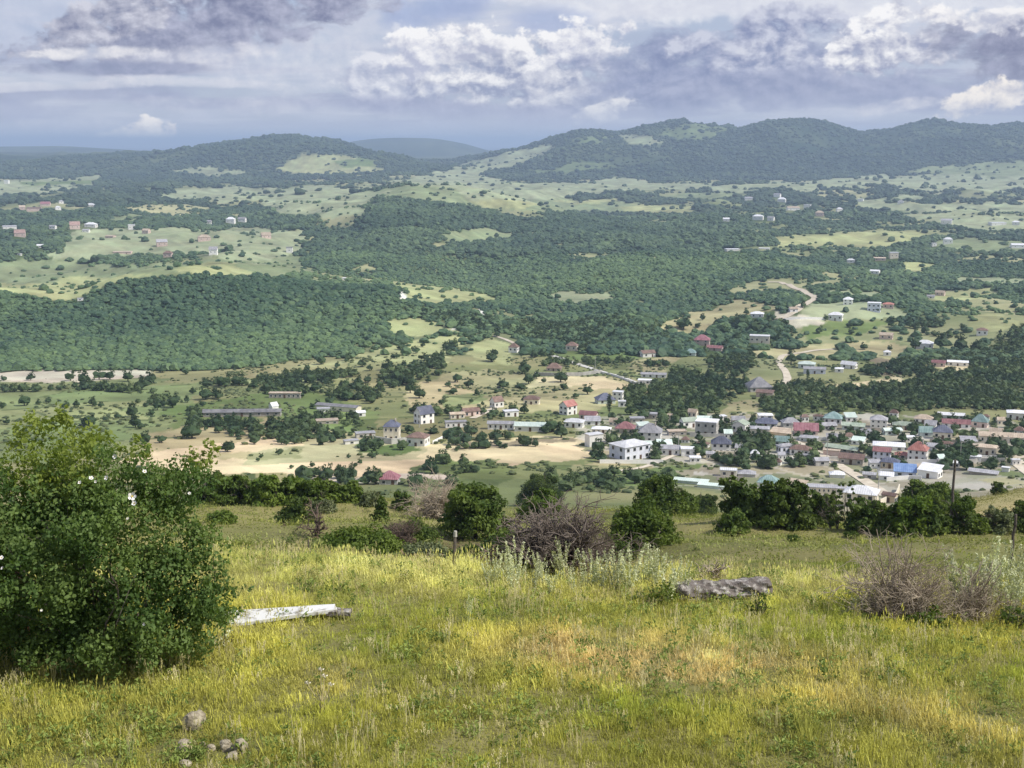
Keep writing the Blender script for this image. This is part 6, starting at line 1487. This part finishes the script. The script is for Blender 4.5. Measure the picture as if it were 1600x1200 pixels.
# the dry thistle
pw = at(503, 1118); s = mpp(pw); P = []; rng = np.random.default_rng(3)
tips = [(0, 0, 76), (-22, 2, 52), (16, -3, 54), (4, 4, 62), (-10, 5, 46)]
th = new('dry_thistle', None, loc=pw, label='dry straw coloured thistle with pale seed heads in the near left grass', category='plant')
for tx, ty, tz in tips: P.append((np.array([(0, 0, -.03), (tx*s*.2, ty*s, tz*s*.45), (tx*s*.75, ty*s*2, tz*s*.8), (tx*s, ty*s*2, tz*s)]), [.009, .007, .005, .004]))
v, f = tubes(P, 4); new('stems', mesh_np('stems', v, f, [M_DRYSTALK]), th)
hv, hf = leaves(rng.normal(0, .012, (30, 3)), rng.normal(0, 1, (30, 3)), .04, rng, .3)
HM = mesh_np('seed_head', hv, hf, [plain('pale thistle down', (.7,.64,.5), (.85,.8,.68), 9)])
for tx, ty, tz in tips[:4]: o = new('seed_head', HM, th, (tx*s, ty*s*2, tz*s+.01)); o.scale = (.85,)*3

# ------------------------------------------------------------------ grass: countless, one object for the near meadow, one for the slope
M_GRASS, n, b = mat('meadow grass blades')
t = attr('tint', 'INSTANCER'); P = objc(); sp_ = n.nodes.new('ShaderNodeSeparateXYZ'); n.links.new(P.s, sp_.inputs[0])
base = cmix(noise(P, 9.0, 3, .6), (.75,.80,.7), (1.25,1.2,1.2)); base = cmix(1.0, base, t, 'MULTIPLY')
link(n, base, b.inputs['Base Color']); b.inputs['Roughness'].default_value = .6
tr = n.nodes.new('ShaderNodeBsdfTranslucent'); mx = n.nodes.new('ShaderNodeMixShader'); mx.inputs[0].default_value = .35
link(n, base, tr.inputs['Color']); n.links.new(b.outputs[0], mx.inputs[1]); n.links.new(tr.outputs[0], mx.inputs[2]); n.links.new(mx.outputs[0], n.nodes['Material Output'].inputs['Surface'])
def tuft(seed, nb, w, h, bw, heads=0):
    rng = np.random.default_rng(seed); V, F = [], []
    for i in range(nb):
        a = rng.uniform(0, 6.28); b0 = rng.normal(0, w*.34, 2); L = h*rng.uniform(.45, 1.05); bend = rng.uniform(.1, .75)*L
        d = np.array([math.cos(a), math.sin(a)]); sd = np.array([-d[1], d[0]])*bw*rng.uniform(.6, 1.3)
        o = len(V)
        for k, t in enumerate((0, .4, .75)):
            c = b0 + d*bend*t*t; z = L*t*(1-.18*t*bend/L); ww = (1, .8, .45)[k]
            V += [(c[0]-sd[0]*ww, c[1]-sd[1]*ww, z), (c[0]+sd[0]*ww, c[1]+sd[1]*ww, z)]
        c = b0+d*bend; V.append((c[0], c[1], L*(1-.2*bend/L)))
        F += [(o, o+1, o+3, o+2), (o+2, o+3, o+5, o+4), (o+4, o+5, o+6)]
    for i in range(heads):
        b0 = rng.normal(0, w*.3, 2); a = rng.uniform(0, 6.28); L = h*rng.uniform(1.0, 1.5); d = np.array([math.cos(a), math.sin(a)])*L*rng.uniform(.05, .3); o = len(V); q = bw*.35
        tip = b0+d
        V += [(b0[0]-q, b0[1], 0), (b0[0]+q, b0[1], 0), (tip[0]+q, tip[1], L*.8), (tip[0]-q, tip[1], L*.8)]; F.append((o, o+1, o+2, o+3))
        o = len(V); r = bw*1.6
        V += [(tip[0]-r, tip[1], L*.86), (tip[0], tip[1]-r, L*.84), (tip[0]+r, tip[1], L*.86), (tip[0], tip[1]+r, L*.84), (tip[0]+d[0]*.12, tip[1]+d[1]*.12, L*1.02), (tip[0], tip[1], L*.76)]
        F += [(o, o+1, o+4), (o+1, o+2, o+4), (o+2, o+3, o+4), (o+3, o, o+4), (o, o+1, o+5), (o+1, o+2, o+5), (o+2, o+3, o+5), (o+3, o, o+5)]
    return np.array(V), F, 0
GREEN, OLIVE, YELLOW, STRW, PALEG, DARK = (.36,.43,.080), (.58,.55,.160), (.64,.66,.20), (.86,.72,.40), (.84,.85,.46), (.26,.30,.085)
def soft(px, py, cx, cy, a, b_): return np.exp(-(((px-cx)/a)**2+((py-cy)/b_)**2))
def grass(name, label, r0, r1, per_m2, srcs, size, wide=32):
    n_ = int((r1*r1-r0*r0)*math.radians(wide)*per_m2)
    r = np.sqrt(RNG.uniform(r0*r0, r1*r1, n_)); a = RNG.uniform(-math.radians(wide), math.radians(wide), n_)
    x, y = r*np.sin(a), r*np.cos(a); k = visible(x, y, .02); x, y = x[k], y[k]; z = height(x, y); px, py = to_pix(x, y, z); N = len(x)
    q1 = fbm(x/2.2, y/2.2, 4, 91); q2 = fbm(x/.7, y/.7, 3, 93); q3 = fbm(x/6, y/6, 3, 95)
    tc_ = lerp3(GREEN, OLIVE, np.clip(.55+q1*2.6+q3*1.2, 0, 1))
    def over(c, w):
        nonlocal tc_
        w = np.clip(w, 0, 1)[:, None]; tc_ = tc_*(1-w)+np.array(c)*w
    near_ = np.hypot(x, y) < 40
    over(YELLOW, np.clip(q3*2.2+q1*1.6-.02, 0, .55)); over(OLIVE, near_*np.clip((py-1090)/90, 0, .55)); over(DARK, near_*np.clip((py-1080)/200+q1*1.2, 0, .45))
    over(PALEG, near_*np.clip((955-py)/60, 0, .75)*np.clip(.8+q1*1.5, 0, 1))
    over(YELLOW, near_*(soft(px, py, 1250, 965, 330, 26)+soft(px, py, 620, 950, 160, 22)*.6+soft(px, py, 1000, 1090, 160, 18)*.8)*(.7+q2*1.2))
    over(STRW, near_*(soft(px, py, 960, 1020, 150, 30)+soft(px, py, 1130, 1052, 190, 30)+soft(px, py, 1330, 1095, 150, 26)*.35+soft(px, py, 1540, 1130, 120, 40)*.45+soft(px, py, 530, 1060, 60, 30)*.4)*(1.15+q2*2.0+q1*1.0))
    over(DARK, near_*(soft(px, py, 1380, 1010, 200, 14)*.3+soft(px, py, 1280, 1140, 90, 22)*.7+soft(px, py, 720, 1070, 110, 22)*.7+soft(px, py, 900, 1120, 100, 18)*.5+soft(px, py, 180, 1055, 190, 22)*.9+soft(px, py, 940, 965, 90, 10)*.6)*(.8+q2*1.5))
    over(GREEN, near_*(soft(px, py, 950, 1110, 180, 25)*.8+soft(px, py, 1320, 960, 120, 16)*.7))
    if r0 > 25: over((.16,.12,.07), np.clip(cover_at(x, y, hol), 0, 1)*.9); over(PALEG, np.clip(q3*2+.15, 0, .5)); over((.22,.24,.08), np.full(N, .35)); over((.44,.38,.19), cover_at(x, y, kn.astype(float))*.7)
    tc_ = tc_*np.array((1.0,.965,.78))
    if r0 > 25: tc_ = tc_*np.array((.60,.67,.64))
    q4 = fbm(x/.45, y/.45, 3, 99); tc_ = tc_*np.clip(1+q4*1.1, .65, 1.4)[:, None]*RNG.uniform(.78, 1.22, (N, 1))
    s = size*RNG.uniform(.7, 1.35, N)*(1+q1*.9); sh = s*RNG.uniform(.6, 1.4, N)*np.clip(1+q4*1.6+q2*1.2, .4, 2)
    if r0 > 25: sh = sh*(1-.7*np.clip(cover_at(x, y, hol), 0, 1))
    bare_ = np.zeros(N)
    for sx, sy, rr in ((305,1130,26),(287,1166,18),(353,1170,22),(376,1168,20),(330,1172,16)): bare_ = np.maximum(bare_, soft(px, py, sx, sy+8, rr, 12))
    sh = sh*(1-.72*np.clip(bare_*1.3, 0, 1)); slabm = near_*soft(px, py, 440, 984, 95, 12); sh = sh*(1-.55*slabm)
    logm = near_*soft(px, py, 1130, 945, 85, 12); sh = sh*(1-.45*logm)
    rot = np.zeros((N, 3)); rot[:, 2] = RNG.uniform(0, 6.28, N); rot[:, 0] = RNG.normal(0, .12, N); rot[:, 1] = RNG.normal(0, .12, N)
    print(name, N)
    scatter_gn(name, label, np.stack([x, y, z-.01], 1), np.stack([s, s, sh], 1), rot, np.clip(tc_, .01, .98), srcs, [M_GRASS])
grass('meadow_grass', 'sunlit yellow green meadow grass with dry straw patches', 11.5, 29, 130, [tuft(1,16,.2,.12,.0055,0), tuft(2,14,.2,.10,.006,2), tuft(3,18,.22,.085,.0055,1), tuft(4,12,.16,.14,.005,3)], 1.0)
grass('slope_grass', 'short grass on the slope below the crest', 29, 70, 12, [tuft(5,22,.5,.12,.014,0), tuft(6,24,.55,.09,.015,0)], 1.0)
grass('far_slope_grass', 'short grass on the lower slope and knoll', 70, 240, 1.0, [tuft(7,26,1.3,.13,.045,0), tuft(8,30,1.5,.10,.05,0)], 1.0)

# taller weeds and seeding stalks between the grass
FORB = []
for sd in range(3):
    rng = np.random.default_rng(400+sd); k = 34
    c_ = np.stack([rng.normal(0, .05, k), rng.normal(0, .05, k), rng.uniform(.01, .16, k)], 1); FORB.append((*leaves(c_, rng.normal(0, 1, (k, 3))+np.array([0, 0, .8]), .055, rng, .45), 0))
def stalks(seed, n_):
    rng = np.random.default_rng(seed); V, F = [], []
    for i in range(n_):
        b0 = rng.normal(0, .06, 2); a = rng.uniform(0, 6.28); L = rng.uniform(.22, .42); d = np.array([math.cos(a), math.sin(a)])*L*rng.uniform(.03, .22); tip = b0+d; o = len(V); q = .0022
        V += [(b0[0]-q, b0[1], 0), (b0[0]+q, b0[1], 0), (tip[0]+q, tip[1], L), (tip[0]-q, tip[1], L)]; F.append((o, o+1, o+2, o+3))
        for j in range(7):
            o = len(V); cz = L*(.78+.035*j); cx, cy = tip+rng.normal(0, .008, 2); r = .006
            V += [(cx-r, cy, cz), (cx, cy-r, cz+.008), (cx+r, cy, cz+.004), (cx, cy+r, cz+.022)]; F += [(o, o+1, o+3), (o+1, o+2, o+3), (o+2, o, o+3)]
    return np.array(V), F, 0
def extra(name, label, n_, srcs, cols, r0, r1, nz, smin, smax):
    n_ = int(n_)
    r = np.sqrt(RNG.uniform(r0*r0, r1*r1, n_)); a = RNG.uniform(-.47, .47, n_); x, y = r*np.sin(a), r*np.cos(a)
    k = visible(x, y, .02) & (fbm(x/1.5, y/1.5, 4, nz) > RNG.uniform(-.25, .25, n_)); x, y = x[k], y[k]; N = len(x)
    s = RNG.uniform(smin, smax, N); rot = np.zeros((N, 3)); rot[:, 2] = RNG.uniform(0, 6.28, N)
    t_ = RNG.uniform(0, 1, (N, 1)); scatter_gn(name, label, np.stack([x, y, height(x, y)], 1), np.stack([s, s, s], 1), rot, np.array(cols[0])*(1-t_)+np.array(cols[1])*t_, srcs, [M_GRASS])
extra('meadow_weeds', 'small leafy weeds among the meadow grass', 5200, FORB, ((.13,.19,.04), (.36,.44,.12)), 11.5, 29, 111, .5, 1.3)
extra('seeding_grass', 'thin pale seeding grass stalks standing above the meadow', 3800, [stalks(9, 6), stalks(10, 4), stalks(11, 8)], ((.55,.50,.22), (.85,.78,.5)), 11.5, 29, 113, .55, 1.05)

def slope_weeds():
    n_ = 9000; x = RNG.uniform(-45, 45, n_); y = RNG.uniform(34, 135, n_); k = visible(x, y, .03); x, y = x[k], y[k]
    z = height(x, y); px, py = to_pix(x, y, z); hl = np.clip(cover_at(x, y, hol), 0, 1)
    d_ = np.clip(fbm(x/6, y/6, 4, 121)*3-.22, 0, .8)*.5 + hl*np.clip(fbm(x/4, y/4, 3, 123)*4+.3, 0, 1)*.8
    k = d_ > RNG.uniform(0, 1, len(x)); x, y, z, hl = x[k], y[k], z[k], hl[k]; N = len(x)
    s = RNG.uniform(1.6, 5.0, N)*(.6+.6*hl); rot = np.zeros((N, 3)); rot[:, 2] = RNG.uniform(0, 6.28, N); t_ = RNG.uniform(0, 1, (N, 1))
    c = (np.array((.10,.14,.035))*(1-t_)+np.array((.26,.29,.09))*t_); br = (RNG.uniform(0, 1, N) < hl*.45)[:, None]; c = np.where(br, np.array((.20,.14,.09))*(.6+.8*t_), c)
    scatter_gn('slope_weeds', 'dark weeds and dry herbs in the hollow and over the slope', np.stack([x, y, z], 1), np.stack([s*1.3, s*1.3, s*.85], 1), rot, c, FORB, [M_GRASS])
slope_weeds()
